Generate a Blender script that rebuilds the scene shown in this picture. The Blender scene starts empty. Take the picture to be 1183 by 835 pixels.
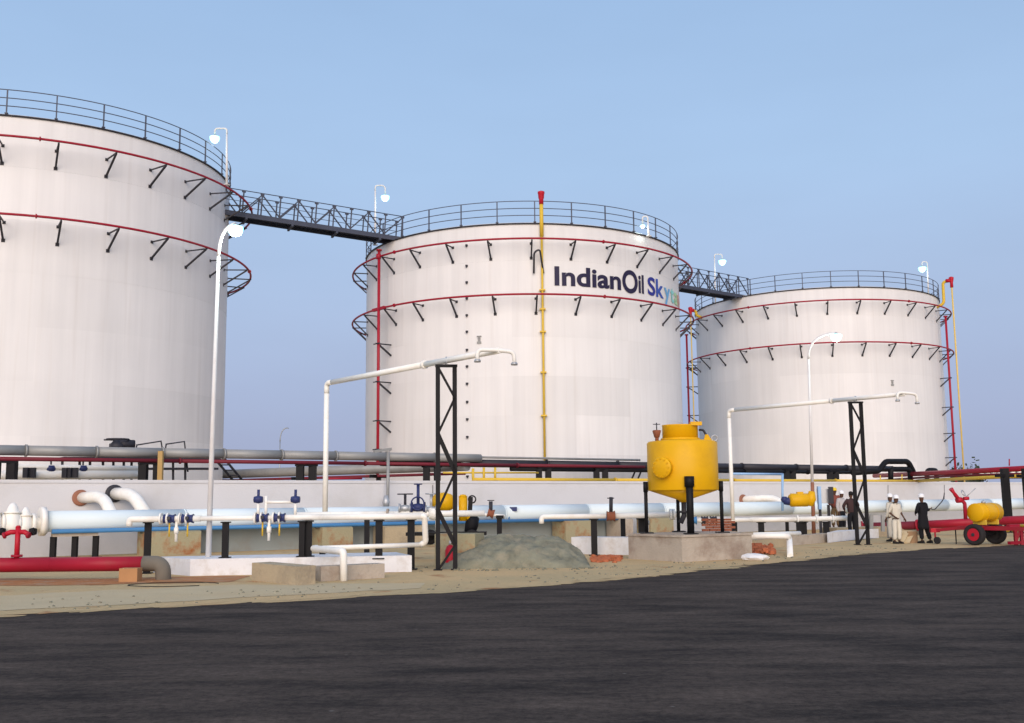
import bpy, bmesh, math, random
from mathutils import Vector, Matrix
random.seed(7)
S = bpy.context.scene
COL = S.collection
rad = math.radians
V = Vector

# ------------------------------------------------------------------ camera
FPX, PITCH, ROLL, EYE = 1216.2, 0.1313, -0.010, 1.6      # focal length for a 1183 px wide picture
_r = V((1, 0, 0)); _f = V((0, math.cos(PITCH), math.sin(PITCH))); _u = _r.cross(_f)
R2 = _r * math.cos(ROLL) + _u * math.sin(ROLL)
U2 = _u * math.cos(ROLL) - _r * math.sin(ROLL)
cam_data = bpy.data.cameras.new('camera')
cam_data.sensor_fit = 'HORIZONTAL'; cam_data.sensor_width = 36.0
cam_data.lens = FPX / 1183 * 36.0
cam_data.clip_start = 0.1; cam_data.clip_end = 6000
cam = bpy.data.objects.new('camera', cam_data); COL.objects.link(cam)
m = Matrix((R2, U2, -_f)).transposed().to_4x4(); m.translation = V((0, 0, EYE))
cam.matrix_world = m
S.camera = cam

# ------------------------------------------------------------------ sky, sun, exposure
SUN_AZ, SUN_EL = rad(180), rad(16)       # the sun has all but set behind the camera: broad soft afterglow
W = bpy.data.worlds.new('World'); S.world = W; W.use_nodes = True
nt = W.node_tree; bg = nt.nodes['Background']
tcw = nt.nodes.new('ShaderNodeTexCoord'); sx = nt.nodes.new('ShaderNodeSeparateXYZ'); nt.links.new(tcw.outputs['Generated'], sx.inputs[0])
rw = nt.nodes.new('ShaderNodeValToRGB'); ew = rw.color_ramp.elements       # clear dusk sky by elevation, the same all round
SKY = [(0.0, (0.370, 0.415, 0.590)), (0.06, (0.390, 0.450, 0.640)), (0.16, (0.420, 0.530, 0.750)), (0.30, (0.410, 0.580, 0.835)), (0.46, (0.350, 0.525, 0.800)), (1.0, (0.200, 0.330, 0.600))]
ew[0].position, ew[0].color = SKY[0][0], (*SKY[0][1], 1); ew[1].position, ew[1].color = SKY[-1][0], (*SKY[-1][1], 1)
for p_, c_ in SKY[1:-1]: e_ = ew.new(p_); e_.color = (*c_, 1)
nt.links.new(sx.outputs['Z'], rw.inputs[0])
nw = nt.nodes.new('ShaderNodeTexNoise'); nw.inputs['Scale'].default_value = 2.2; nw.inputs['Detail'].default_value = 4     # faint uneven haze
mpw = nt.nodes.new('ShaderNodeMapping'); mpw.inputs['Scale'].default_value = (1, 1, 3.5); nt.links.new(tcw.outputs['Generated'], mpw.inputs[0]); nt.links.new(mpw.outputs[0], nw.inputs[0])
mrw = nt.nodes.new('ShaderNodeMapRange'); mrw.inputs['From Min'].default_value = .3; mrw.inputs['From Max'].default_value = .7; mrw.inputs['To Min'].default_value = .955; mrw.inputs['To Max'].default_value = 1.035; nt.links.new(nw.outputs[0], mrw.inputs['Value'])
mxw = nt.nodes.new('ShaderNodeMix'); mxw.data_type = 'RGBA'; mxw.blend_type = 'MULTIPLY'; mxw.inputs[0].default_value = 1; nt.links.new(rw.outputs[0], mxw.inputs[6]); nt.links.new(mrw.outputs[0], mxw.inputs[7])
nt.links.new(mxw.outputs[2], bg.inputs[0]); bg.inputs[1].default_value = 1.0
sd = bpy.data.lights.new('sun', 'SUN'); sd.energy = 3.9; sd.angle = rad(60); sd.color = (1.0, 0.835, 0.70)
so = bpy.data.objects.new('sun', sd); COL.objects.link(so)
sdir = V((math.sin(SUN_AZ) * math.cos(SUN_EL), math.cos(SUN_AZ) * math.cos(SUN_EL), math.sin(SUN_EL)))
so.rotation_euler = sdir.to_track_quat('Z', 'Y').to_euler(); so.location = (0, -20, 30)
S.view_settings.view_transform = 'Standard'; S.view_settings.look = 'None'
S.view_settings.exposure = 0.0; S.view_settings.gamma = 1.0

# ------------------------------------------------------------------ survey helpers: photo sight lines -> world points
def sight(x, y):
    return R2 * ((x - 591.5) / FPX) - U2 * ((y - 417.5) / FPX) + _f
def at(x, y, Y):                       # world point on a sight line at ground distance Y
    d = sight(x, y); d = d * (Y / d.y); return V((d.x, d.y, d.z + EYE))
def gnd(x, y, z=0.0):                  # world point on a sight line at height z
    d = sight(x, y); d = d * ((z - EYE) / d.z); return V((d.x, d.y, z))
def oncyl(x, y, c, R):                 # nearest hit of a sight line on a vertical cylinder
    d = sight(x, y); a = d.x**2 + d.y**2; b = d.x * c[0] + d.y * c[1]; q = c[0]**2 + c[1]**2 - R * R
    disc = max(b * b - a * q, 0); t = (b - math.sqrt(disc)) / a
    return V((d.x * t, d.y * t, d.z * t + EYE))
WA, WB = 43.6, 0.684                   # the bund wall runs along y = WA + WB x
WD = V((1, WB, 0)).normalized(); WN = V((WB, -1, 0)).normalized()     # along the wall / out of the wall towards us
def online(x, y, off=0.0):             # sight line meets the vertical plane parallel to the wall, off metres in front of it
    d = sight(x, y); p0 = V((0, WA, 0)) + WN * off
    t = p0.dot(WN) / d.dot(WN); p = d * t; return V((p.x, p.y, p.z + EYE))

# ------------------------------------------------------------------ materials
def mat(name, col, rough=0.6, metal=0.0, var=0.12, scale=3.0, bump=0.0, bscale=40.0, stretch=None, dirt=None, dirt_amt=0.5, dirt_scale=1.2, spec=0.22):
    mt = bpy.data.materials.new(name); mt.use_nodes = True
    n = mt.node_tree.nodes; l = mt.node_tree.links; b = n['Principled BSDF']
    b.inputs['Roughness'].default_value = rough; b.inputs['Metallic'].default_value = metal
    b.inputs['Specular IOR Level'].default_value = spec
    tc = n.new('ShaderNodeTexCoord'); mp = n.new('ShaderNodeMapping')
    l.new(tc.outputs['Object'], mp.inputs[0])
    if stretch: mp.inputs['Scale'].default_value = stretch
    nz = n.new('ShaderNodeTexNoise'); nz.inputs['Scale'].default_value = scale; nz.inputs['Detail'].default_value = 6
    l.new(mp.outputs[0], nz.inputs[0])
    mx = n.new('ShaderNodeMix'); mx.data_type = 'RGBA'
    c = V(col[:3])
    mx.inputs[6].default_value = (*(c * (1 - var)), 1); mx.inputs[7].default_value = (*(c * (1 + var)), 1)
    l.new(nz.outputs[0], mx.inputs[0]); out = mx.outputs[2]
    if dirt:
        n2 = n.new('ShaderNodeTexNoise'); n2.inputs['Scale'].default_value = dirt_scale; n2.inputs['Detail'].default_value = 8; n2.inputs['Roughness'].default_value = 0.65
        l.new(mp.outputs[0], n2.inputs[0])
        rp = n.new('ShaderNodeValToRGB'); rp.color_ramp.elements[0].position = 0.48; rp.color_ramp.elements[1].position = 0.72
        rp.color_ramp.elements[1].color = (dirt_amt,) * 3 + (1,)
        l.new(n2.outputs[0], rp.inputs[0])
        m2 = n.new('ShaderNodeMix'); m2.data_type = 'RGBA'; l.new(rp.outputs[0], m2.inputs[0])
        l.new(out, m2.inputs[6]); m2.inputs[7].default_value = (*dirt, 1); out = m2.outputs[2]
    l.new(out, b.inputs['Base Color'])
    if bump:
        n3 = n.new('ShaderNodeTexNoise'); n3.inputs['Scale'].default_value = bscale; n3.inputs['Detail'].default_value = 8
        l.new(tc.outputs['Object'], n3.inputs[0]); bp = n.new('ShaderNodeBump'); bp.inputs['Strength'].default_value = bump; bp.inputs['Distance'].default_value = 0.05
        l.new(n3.outputs[0], bp.inputs['Height']); l.new(bp.outputs[0], b.inputs['Normal'])
    return mt
def emit(name, col, strength):
    mt = bpy.data.materials.new(name); mt.use_nodes = True
    b = mt.node_tree.nodes['Principled BSDF']; b.inputs['Base Color'].default_value = (.9, .9, .9, 1)
    b.inputs['Emission Color'].default_value = (*col, 1); b.inputs['Emission Strength'].default_value = strength
    return mt

def tank_paint(name):
    """white tank paint: rain streaks, plate to plate tone, faint weld lines in the relief"""
    mt = bpy.data.materials.new(name); mt.use_nodes = True
    n = mt.node_tree.nodes; l = mt.node_tree.links; b = n['Principled BSDF']
    b.inputs['Roughness'].default_value = 0.55; b.inputs['Specular IOR Level'].default_value = 0.3
    tc = n.new('ShaderNodeTexCoord'); geo = n.new('ShaderNodeNewGeometry')
    mp = n.new('ShaderNodeMapping'); mp.inputs['Scale'].default_value = (1.5, 1.5, 0.06)
    l.new(geo.outputs['Position'], mp.inputs[0])
    nz = n.new('ShaderNodeTexNoise'); nz.inputs['Scale'].default_value = 1.4; nz.inputs['Detail'].default_value = 7; nz.inputs['Roughness'].default_value = 0.6
    l.new(mp.outputs[0], nz.inputs[0])
    rp = n.new('ShaderNodeValToRGB'); e = rp.color_ramp.elements
    e[0].position = 0.25; e[0].color = (0.74, 0.725, 0.715, 1); e[1].position = 0.70; e[1].color = (0.83, 0.81, 0.795, 1)
    l.new(nz.outputs[0], rp.inputs[0])
    oi = n.new('ShaderNodeObjectInfo'); mr = n.new('ShaderNodeMapRange'); mr.inputs['To Min'].default_value = 0.94; mr.inputs['To Max'].default_value = 1.02
    l.new(oi.outputs['Random'], mr.inputs['Value'])
    mm = n.new('ShaderNodeMix'); mm.data_type = 'RGBA'; mm.blend_type = 'MULTIPLY'; mm.inputs[0].default_value = 1
    l.new(rp.outputs[0], mm.inputs[6]); l.new(mr.outputs[0], mm.inputs[7])
    n2 = n.new('ShaderNodeTexNoise'); n2.inputs['Scale'].default_value = 0.35; n2.inputs['Detail'].default_value = 4
    l.new(geo.outputs['Position'], n2.inputs[0])
    m3 = n.new('ShaderNodeMix'); m3.data_type = 'RGBA'; m3.blend_type = 'MULTIPLY'; m3.inputs[0].default_value = 0.16
    l.new(mm.outputs[2], m3.inputs[6]); l.new(n2.outputs[0], m3.inputs[7])
    mp5 = n.new('ShaderNodeMapping'); mp5.inputs['Scale'].default_value = (4.5, 4.5, 0.16); l.new(geo.outputs['Position'], mp5.inputs[0])
    n5 = n.new('ShaderNodeTexNoise'); n5.inputs['Scale'].default_value = 1.0; n5.inputs['Detail'].default_value = 5; l.new(mp5.outputs[0], n5.inputs[0])
    r5 = n.new('ShaderNodeValToRGB'); r5.color_ramp.elements[0].position = 0.56; r5.color_ramp.elements[1].position = 0.78; r5.color_ramp.elements[1].color = (.22, .22, .22, 1); l.new(n5.outputs[0], r5.inputs[0])
    m5 = n.new('ShaderNodeMix'); m5.data_type = 'RGBA'; l.new(r5.outputs[0], m5.inputs[0]); l.new(m3.outputs[2], m5.inputs[6]); m5.inputs[7].default_value = (0.52, 0.47, 0.42, 1)
    l.new(m5.outputs[2], b.inputs['Base Color'])
    n4 = n.new('ShaderNodeTexNoise'); n4.inputs['Scale'].default_value = 0.9; l.new(geo.outputs['Position'], n4.inputs[0])
    bp = n.new('ShaderNodeBump'); bp.inputs['Strength'].default_value = 0.10; bp.inputs['Distance'].default_value = 0.08
    l.new(n4.outputs[0], bp.inputs['Height']); l.new(bp.outputs[0], b.inputs['Normal'])
    return mt
def ground_mat():
    mt = bpy.data.materials.new('dusty_ground'); mt.use_nodes = True
    n = mt.node_tree.nodes; l = mt.node_tree.links; b = n['Principled BSDF']; b.inputs['Roughness'].default_value = 0.95; b.inputs['Specular IOR Level'].default_value = 0.1
    geo = n.new('ShaderNodeNewGeometry')
    def noise(s, d=8, r=0.6):
        k = n.new('ShaderNodeTexNoise'); k.inputs['Scale'].default_value = s; k.inputs['Detail'].default_value = d; k.inputs['Roughness'].default_value = r
        l.new(geo.outputs['Position'], k.inputs[0]); return k
    def mixc(f, a, bcol):
        k = n.new('ShaderNodeMix'); k.data_type = 'RGBA'; l.new(f, k.inputs[0])
        for s, v in ((6, a), (7, bcol)):
            if isinstance(v, tuple): k.inputs[s].default_value = (*v, 1)
            else: l.new(v, k.inputs[s])
        return k.outputs[2]
    def ramp(src, a, c):
        k = n.new('ShaderNodeValToRGB'); k.color_ramp.elements[0].position = a; k.color_ramp.elements[1].position = c; l.new(src, k.inputs[0]); return k.outputs[0]
    c1 = mixc(ramp(noise(0.35).outputs[0], 0.38, 0.6), (0.62, 0.43, 0.22), (0.52, 0.39, 0.21))
    c2 = mixc(ramp(noise(0.8, 10).outputs[0], 0.60, 0.68), c1, (0.40, 0.20, 0.09))
    c3 = mixc(noise(9.0, 10, 0.75).outputs[0], (0.55, 0.55, 0.55), (1.4, 1.4, 1.4))
    k = n.new('ShaderNodeMix'); k.data_type = 'RGBA'; k.blend_type = 'MULTIPLY'; k.inputs[0].default_value = 0.6
    l.new(c2, k.inputs[6]); l.new(c3, k.inputs[7]); l.new(k.outputs[2], b.inputs['Base Color'])
    bp = n.new('ShaderNodeBump'); bp.inputs['Strength'].default_value = 0.6; bp.inputs['Distance'].default_value = 0.06
    l.new(noise(6, 10, 0.7).outputs[0], bp.inputs['Height']); l.new(bp.outputs[0], b.inputs['Normal'])
    return mt
def asphalt_mat():
    mt = bpy.data.materials.new('asphalt'); mt.use_nodes = True
    n = mt.node_tree.nodes; l = mt.node_tree.links; b = n['Principled BSDF']; b.inputs['Roughness'].default_value = 0.95; b.inputs['Specular IOR Level'].default_value = 0.06
    geo = n.new('ShaderNodeNewGeometry'); mp = n.new('ShaderNodeMapping')
    mp.inputs['Rotation'].default_value = (0, 0, rad(-33)); mp.inputs['Scale'].default_value = (0.55, 1.5, 1)
    l.new(geo.outputs['Position'], mp.inputs[0])
    a = n.new('ShaderNodeTexNoise'); a.inputs['Scale'].default_value = 0.9; a.inputs['Detail'].default_value = 13; a.inputs['Roughness'].default_value = 0.72; l.new(mp.outputs[0], a.inputs[0])
    r = n.new('ShaderNodeValToRGB'); e = r.color_ramp.elements; e[0].position = 0.37; e[0].color = (0.031, 0.026, 0.0235, 1); e[1].position = 0.66; e[1].color = (0.098, 0.077, 0.063, 1)
    l.new(a.outputs[0], r.inputs[0])
    c = n.new('ShaderNodeTexNoise'); c.inputs['Scale'].default_value = 11; c.inputs['Detail'].default_value = 9; c.inputs['Roughness'].default_value = 0.85; l.new(geo.outputs['Position'], c.inputs[0])
    rc = n.new('ShaderNodeValToRGB'); rc.color_ramp.elements[0].position = 0.3; rc.color_ramp.elements[0].color = (.35, .35, .35, 1); rc.color_ramp.elements[1].position = 0.72; rc.color_ramp.elements[1].color = (1.75, 1.7, 1.65, 1)
    l.new(c.outputs[0], rc.inputs[0])
    k = n.new('ShaderNodeMix'); k.data_type = 'RGBA'; k.blend_type = 'MULTIPLY'; k.inputs[0].default_value = 1.0
    l.new(r.outputs[0], k.inputs[6]); l.new(rc.outputs[0], k.inputs[7])
    mq = n.new('ShaderNodeMapping'); mq.inputs['Rotation'].default_value = (0, 0, rad(-29)); mq.inputs['Scale'].default_value = (0.10, 1.1, 1); l.new(geo.outputs['Position'], mq.inputs[0])
    nq = n.new('ShaderNodeTexNoise'); nq.inputs['Scale'].default_value = 1.0; nq.inputs['Detail'].default_value = 8; nq.inputs['Roughness'].default_value = 0.7; l.new(mq.outputs[0], nq.inputs[0])
    rq = n.new('ShaderNodeValToRGB'); rq.color_ramp.elements[0].position = 0.54; rq.color_ramp.elements[1].position = 0.78; rq.color_ramp.elements[1].color = (.5, .5, .5, 1); l.new(nq.outputs[0], rq.inputs[0])
    kq = n.new('ShaderNodeMix'); kq.data_type = 'RGBA'; l.new(rq.outputs[0], kq.inputs[0]); l.new(k.outputs[2], kq.inputs[6]); kq.inputs[7].default_value = (0.135, 0.100, 0.075, 1); k = kq
    v = n.new('ShaderNodeTexVoronoi'); v.inputs['Scale'].default_value = 1.1; l.new(geo.outputs['Position'], v.inputs[0])
    rv = n.new('ShaderNodeValToRGB'); rv.color_ramp.elements[0].position = 0.012; rv.color_ramp.elements[0].color = (1, 1, 1, 1); rv.color_ramp.elements[1].position = 0.03; rv.color_ramp.elements[1].color = (0, 0, 0, 1)
    l.new(v.outputs['Distance'], rv.inputs[0])
    k2 = n.new('ShaderNodeMix'); k2.data_type = 'RGBA'; l.new(rv.outputs[0], k2.inputs[0]); l.new(k.outputs[2], k2.inputs[6]); k2.inputs[7].default_value = (0.16, 0.14, 0.12, 1)
    l.new(k2.outputs[2], b.inputs['Base Color'])
    bp = n.new('ShaderNodeBump'); bp.inputs['Strength'].default_value = 0.5; bp.inputs['Distance'].default_value = 0.012
    c2 = n.new('ShaderNodeTexNoise'); c2.inputs['Scale'].default_value = 45; c2.inputs['Detail'].default_value = 6; l.new(geo.outputs['Position'], c2.inputs[0])
    l.new(c2.outputs[0], bp.inputs['Height']); l.new(bp.outputs[0], b.inputs['Normal'])
    return mt

M = {}
M['tank'] = tank_paint('tank_white_paint')
M['roof'] = mat('tank_roof_paint', (0.6, 0.59, 0.58), 0.7)
M['ground'] = ground_mat(); M['asphalt'] = asphalt_mat()
M['soil'] = mat('orange_soil', (0.42, 0.18, 0.07), 0.95, var=0.3, scale=4, bump=0.7, bscale=9, dirt=(0.34, 0.27, 0.18), dirt_amt=0.8, dirt_scale=2)
M['wall'] = mat('limewashed_wall', (0.64, 0.63, 0.635), 0.85, var=0.05, scale=0.8, bump=0.15, bscale=20, dirt=(0.52, 0.50, 0.47), dirt_amt=0.55, dirt_scale=0.5)
M['kerb'] = mat('white_kerb_paint', (0.72, 0.72, 0.73), 0.8, var=0.06, dirt=(0.4, 0.33, 0.24), dirt_amt=0.5, dirt_scale=2.5, bump=0.2)
M['white'] = mat('white_pipe_paint', (0.86, 0.84, 0.78), 0.4, var=0.04, dirt=(0.6, 0.5, 0.38), dirt_amt=0.35, dirt_scale=3)
M['pale'] = mat('pale_blue_pipe_paint', (0.68, 0.77, 0.80), 0.5, var=0.03, scale=0.8)
M['blue'] = mat('blue_pipe_paint', (0.06, 0.20, 0.42), 0.5)
M['lblue'] = mat('light_blue_pipe_paint', (0.30, 0.48, 0.72), 0.5)
M['dblue'] = mat('dark_blue_valve_paint', (0.032, 0.042, 0.13), 0.45)
M['red'] = mat('red_pipe_paint', (0.33, 0.012, 0.03), 0.45, var=0.12, dirt=(0.25, 0.05, 0.04), dirt_amt=0.5)
M['dred'] = mat('dark_red_pipe_paint', (0.16, 0.018, 0.03), 0.55)
M['bred'] = mat('bright_red_paint', (0.45, 0.014, 0.03), 0.4)
M['yellow'] = mat('yellow_paint', (0.72, 0.39, 0.004), 0.42, var=0.08, scale=2.0, dirt=(0.52, 0.26, 0.01), dirt_amt=0.45, dirt_scale=1.6)
M['lyellow'] = mat('yellow_pipe_paint', (0.66, 0.44, 0.05), 0.45)
M['black'] = mat('black_steel_paint', (0.007, 0.0065, 0.008), 0.6, var=0.3)
M['steel'] = mat('dark_grey_steel', (0.035, 0.034, 0.042), 0.5, var=0.25)
M['bsteel'] = mat('dark_bridge_steel', (0.052, 0.060, 0.088), 0.6, var=0.3)
M['rail'] = mat('blue_grey_railing_paint', (0.085, 0.095, 0.13), 0.55, var=0.2)
M['grey'] = mat('grey_cladding', (0.30, 0.30, 0.29), 0.5, 0.2, var=0.15, scale=2, dirt=(0.2, 0.19, 0.18), dirt_amt=0.5)
M['galv'] = mat('galvanised_steel', (0.45, 0.46, 0.47), 0.45, 0.5, var=0.1)
M['pole'] = mat('white_pole_paint', (0.70, 0.69, 0.68), 0.45, var=0.05, dirt=(0.4, 0.3, 0.25), dirt_amt=0.3)
M['rustpole'] = mat('red_oxide_primer', (0.30, 0.13, 0.08), 0.7, var=0.25)
M['conc'] = mat('raw_concrete', (0.46, 0.37, 0.24), 0.9, var=0.12, scale=3, bump=0.4, bscale=18, dirt=(0.22, 0.18, 0.14), dirt_amt=0.7, dirt_scale=1.5)
M['gconc'] = mat('grey_concrete', (0.43, 0.37, 0.30), 0.9, var=0.15, scale=3, bump=0.4, bscale=18, dirt=(0.22, 0.15, 0.11), dirt_amt=0.9, dirt_scale=1.2)
M['stain'] = mat('stained_concrete', (0.36, 0.32, 0.20), 0.9, var=0.2, scale=2.2, bump=0.4, bscale=14, dirt=(0.30, 0.10, 0.03), dirt_amt=1.0, dirt_scale=2.2)
M['brick'] = mat('red_brick', (0.26, 0.09, 0.05), 0.9, var=0.3, scale=6, bump=0.3)
M['gravel'] = mat('grey_green_gravel', (0.20, 0.195, 0.14), 0.95, var=0.55, scale=3.5, bump=1.0, bscale=7, dirt=(0.34, 0.29, 0.20), dirt_amt=0.8, dirt_scale=2.6)
M['tyre'] = mat('tyre_rubber', (0.025, 0.023, 0.024), 0.85)
M['cream'] = mat('pale_yellow_pipe_paint', (0.70, 0.50, 0.14), 0.5)
M['navy'] = mat('navy_lettering_paint', (0.022, 0.018, 0.05), 0.5, var=0.02)
M['wood'] = mat('pale_board', (0.52, 0.42, 0.26), 0.8, var=0.15, stretch=(1, 8, 8))
M['dwood'] = mat('brown_board', (0.30, 0.19, 0.11), 0.8, var=0.2)
M['lamp'] = emit('lit_lamp_glass', (0.20, 1.0, 0.94), 2.5)
M['skin'] = mat('brown_skin', (0.10, 0.05, 0.032), 0.6, var=0.05)
M['hair'] = mat('black_hair', (0.012, 0.010, 0.010), 0.7)
M['cwhite'] = mat('off_white_cotton', (0.62, 0.58, 0.49), 0.9, var=0.08, scale=6)
M['cblack'] = mat('black_cotton', (0.012, 0.012, 0.015), 0.9, var=0.2)
M['cbrown'] = mat('dark_brown_cotton', (0.055, 0.030, 0.030), 0.9, var=0.2)
M['crust'] = mat('rust_red_cotton', (0.24, 0.075, 0.055), 0.9, var=0.2)
M['ckhaki'] = mat('khaki_cotton', (0.20, 0.13, 0.07), 0.9, var=0.15)
M['cgrey'] = mat('pale_grey_cotton', (0.5, 0.47, 0.46), 0.9)
M['hat'] = mat('white_hard_hat', (0.82, 0.82, 0.82), 0.3, var=0.02)
M['yhat'] = mat('yellow_hard_hat', (0.75, 0.52, 0.03), 0.3, var=0.02)
M['shoe'] = mat('dark_leather', (0.02, 0.017, 0.015), 0.6)
M['foliage'] = mat('far_foliage', (0.05, 0.065, 0.045), 0.9, var=0.4, scale=1.5)
M['orange'] = mat('orange_rubble', (0.42, 0.13, 0.06), 0.95, var=0.3, scale=6)
M['sack'] = mat('white_sack', (0.7, 0.7, 0.7), 0.85)

# ------------------------------------------------------------------ mesh helpers
ORIGIN = {}
class MB:
    def __init__(self): self.v = []; self.f = []; self.smooth = []
    def add(self, vs, fs, sm=False):
        o = len(self.v); self.v += [V(p) for p in vs]; self.f += [tuple(i + o for i in f) for f in fs]; self.smooth += [sm] * len(fs); return self
    def hull(self, base, top):             # prism between two loops of equal count
        n = len(base)
        return self.add(list(base) + list(top), [tuple(range(n))[::-1], tuple(range(n, 2 * n))] + [(i, (i + 1) % n, n + (i + 1) % n, n + i) for i in range(n)])
    def box(self, c, s, ax=None):          # centre, size, axes
        c = V(c); X, Y_, Z = ax or (V((1, 0, 0)), V((0, 1, 0)), V((0, 0, 1)))
        X = X * s[0] / 2; Y_ = Y_ * s[1] / 2; Z = Z * s[2] / 2
        b = min(s) * 0.12; b = min(b, 0.02)
        return self.hull([c - X - Y_ - Z, c + X - Y_ - Z, c + X + Y_ - Z, c - X + Y_ - Z], [c - X - Y_ + Z, c + X - Y_ + Z, c + X + Y_ + Z, c - X + Y_ + Z])
    def beam(self, a, b, w, h=None, up=V((0, 0, 1))):
        a = V(a); b = V(b); h = h or w; d = (b - a); L = d.length; d = d / L
        if abs(d.dot(up)) > 0.98: up = V((0, 1, 0))
        s = d.cross(up).normalized(); u = s.cross(d)
        return self.box((a + b) / 2, (w, L, h), (s, d, u))
    def tube(self, pts, r, n=12, caps=True):
        pts = [V(p) for p in pts]; k = len(pts); rs = r if isinstance(r, (list, tuple)) else [r] * k
        T = []
        for i in range(k):
            a = pts[max(i - 1, 0)]; b = pts[min(i + 1, k - 1)]
            t = (b - a)
            if 0 < i < k - 1: t = (pts[i] - a).normalized() + (b - pts[i]).normalized()
            T.append(t.normalized())
        ref = V((0, 0, 1)) if abs(T[0].z) < 0.9 else V((0, 1, 0))
        u = T[0].cross(ref).normalized(); vs = []
        for i in range(k):
            u = (u - T[i] * u.dot(T[i])).normalized(); w = T[i].cross(u)
            sc = 1.0
            if 0 < i < k - 1:
                c = T[i].dot((pts[i + 1] - pts[i]).normalized()); sc = 1 / max(c, 0.6)
            for j in range(n):
                a = 2 * math.pi * j / n
                vs.append(pts[i] + (u * math.cos(a) + w * math.sin(a)) * rs[i])
        fs = [(i * n + j, i * n + (j + 1) % n, (i + 1) * n + (j + 1) % n, (i + 1) * n + j) for i in range(k - 1) for j in range(n)]
        self.add(vs, fs, True)
        if caps:
            self.add(vs[:n], [tuple(range(n))[::-1]]); self.add(vs[-n:], [tuple(range(n))])
        return self
    def lathe(self, prof, c, n=24, ax=V((0, 0, 1)), smooth=True, arc=None):     # profile of (radius, height along ax)
        c = V(c); ax = V(ax).normalized(); ref = V((0, 0, 1)) if abs(ax.z) < 0.9 else V((1, 0, 0))
        u = ax.cross(ref).normalized(); w = ax.cross(u); vs = []
        for r, h in prof:
            for j in range(n):
                a = 2 * math.pi * j / n; vs.append(c + ax * h + (u * math.cos(a) + w * math.sin(a)) * r)
        fs = []
        for i in range(len(prof) - 1):
            if prof[i][0] == 0 and prof[i + 1][0] == 0: continue
            for j in range(n): fs.append((i * n + j, i * n + (j + 1) % n, (i + 1) * n + (j + 1) % n, (i + 1) * n + j))
        self.add(vs, fs, smooth)
        if prof[0][0] > 0: self.add(vs[:n], [tuple(range(n))[::-1]])
        if prof[-1][0] > 0: self.add(vs[-n:], [tuple(range(n))])
        return self
    def disc_ring(self, c, ax, R, r, n=20, m=6):       # torus
        c = V(c); ax = V(ax).normalized(); ref = V((0, 0, 1)) if abs(ax.z) < 0.9 else V((1, 0, 0)); u = ax.cross(ref).normalized(); w = ax.cross(u)
        pts = [c + (u * math.cos(2 * math.pi * i / n) + w * math.sin(2 * math.pi * i / n)) * R for i in range(n)]
        vs = []
        for i, p in enumerate(pts):
            o = (p - c).normalized()
            for j in range(m): a = 2 * math.pi * j / m; vs.append(p + (o * math.cos(a) + ax * math.sin(a)) * r)
        self.add(vs, [(i * m + j, i * m + (j + 1) % m, ((i + 1) % n) * m + (j + 1) % m, ((i + 1) % n) * m + j) for i in range(n) for j in range(m)], True); return self
    def blob(self, c, s, seed=0, amt=0.2, n=8):
        rnd = random.Random(seed); c = V(c); vs = []; fs = []
        rows = n // 2
        for i in range(rows + 1):
            for j in range(n):
                th = math.pi * i / rows; ph = 2 * math.pi * j / n; k = 1 + rnd.uniform(-amt, amt) if 0 < i < rows else 1
                vs.append(c + V((s[0] * math.sin(th) * math.cos(ph) * k, s[1] * math.sin(th) * math.sin(ph) * k, s[2] * math.cos(th) * k)))
        for i in range(rows):
            for j in range(n): fs.append((i * n + j, (i + 1) * n + j, (i + 1) * n + (j + 1) % n, i * n + (j + 1) % n))
        return self.add(vs, fs, amt < 0.1)
    def mesh(self, name, off=V((0, 0, 0))):
        me = bpy.data.meshes.new(name); me.from_pydata([tuple(p - off) for p in self.v], [], self.f)
        me.polygons.foreach_set('use_smooth', self.smooth)
        bm = bmesh.new(); bm.from_mesh(me); bmesh.ops.remove_doubles(bm, verts=bm.verts, dist=1e-5) if len(bm.verts) < 20000 else None
        bmesh.ops.recalc_face_normals(bm, faces=bm.faces); bm.to_mesh(me); bm.free(); me.update(); return me
    def build(self, name, m, parent=None):
        off = ORIGIN.get(parent.name, V((0, 0, 0))) if parent else V((0, 0, 0))
        return link(name, self.mesh(name, off), m, parent, off)
def link(name, me, m, parent=None, off=V((0, 0, 0))):
    if m and not me.materials: me.materials.append(m)
    o = bpy.data.objects.new(name, me); COL.objects.link(o)
    if parent: o.parent = parent
    ORIGIN[o.name] = off.copy(); return o
def thing(name, label, cat, loc=(0, 0, 0), group=None):
    o = bpy.data.objects.new(name, None); COL.objects.link(o); o.location = loc; o.empty_display_size = 0.3
    o['label'] = label; o['category'] = cat
    if group: o['group'] = group
    ORIGIN[o.name] = V(loc); return o
def solo(name, mb, m, label, cat, loc, group=None):
    loc = V(loc); o = link(name, mb.mesh(name, loc), m); o.location = loc; ORIGIN[o.name] = loc
    o['label'] = label; o['category'] = cat
    if group: o['group'] = group
    return o
def struct(name, mb, m):
    o = link(name, mb.mesh(name), m); o['kind'] = 'structure'; return o
def copy_part(o, parent, name=None):
    c = o.copy(); COL.objects.link(c); c.parent = parent; return c
def fillet(pts, r=0.2, k=5):              # round the corners of a polyline
    pts = [V(p) for p in pts]; out = [pts[0]]
    for i in range(1, len(pts) - 1):
        a, p, b = pts[i - 1], pts[i], pts[i + 1]
        q = min(r, (a - p).length * 0.48, (b - p).length * 0.48); s = p + (a - p).normalized() * q; e = p + (b - p).normalized() * q
        for j in range(k + 1):
            t = j / k; out.append(s * (1 - t)**2 + p * 2 * t * (1 - t) + e * t * t)
    out.append(pts[-1]); return out
UP = V((0, 0, 1))

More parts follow.
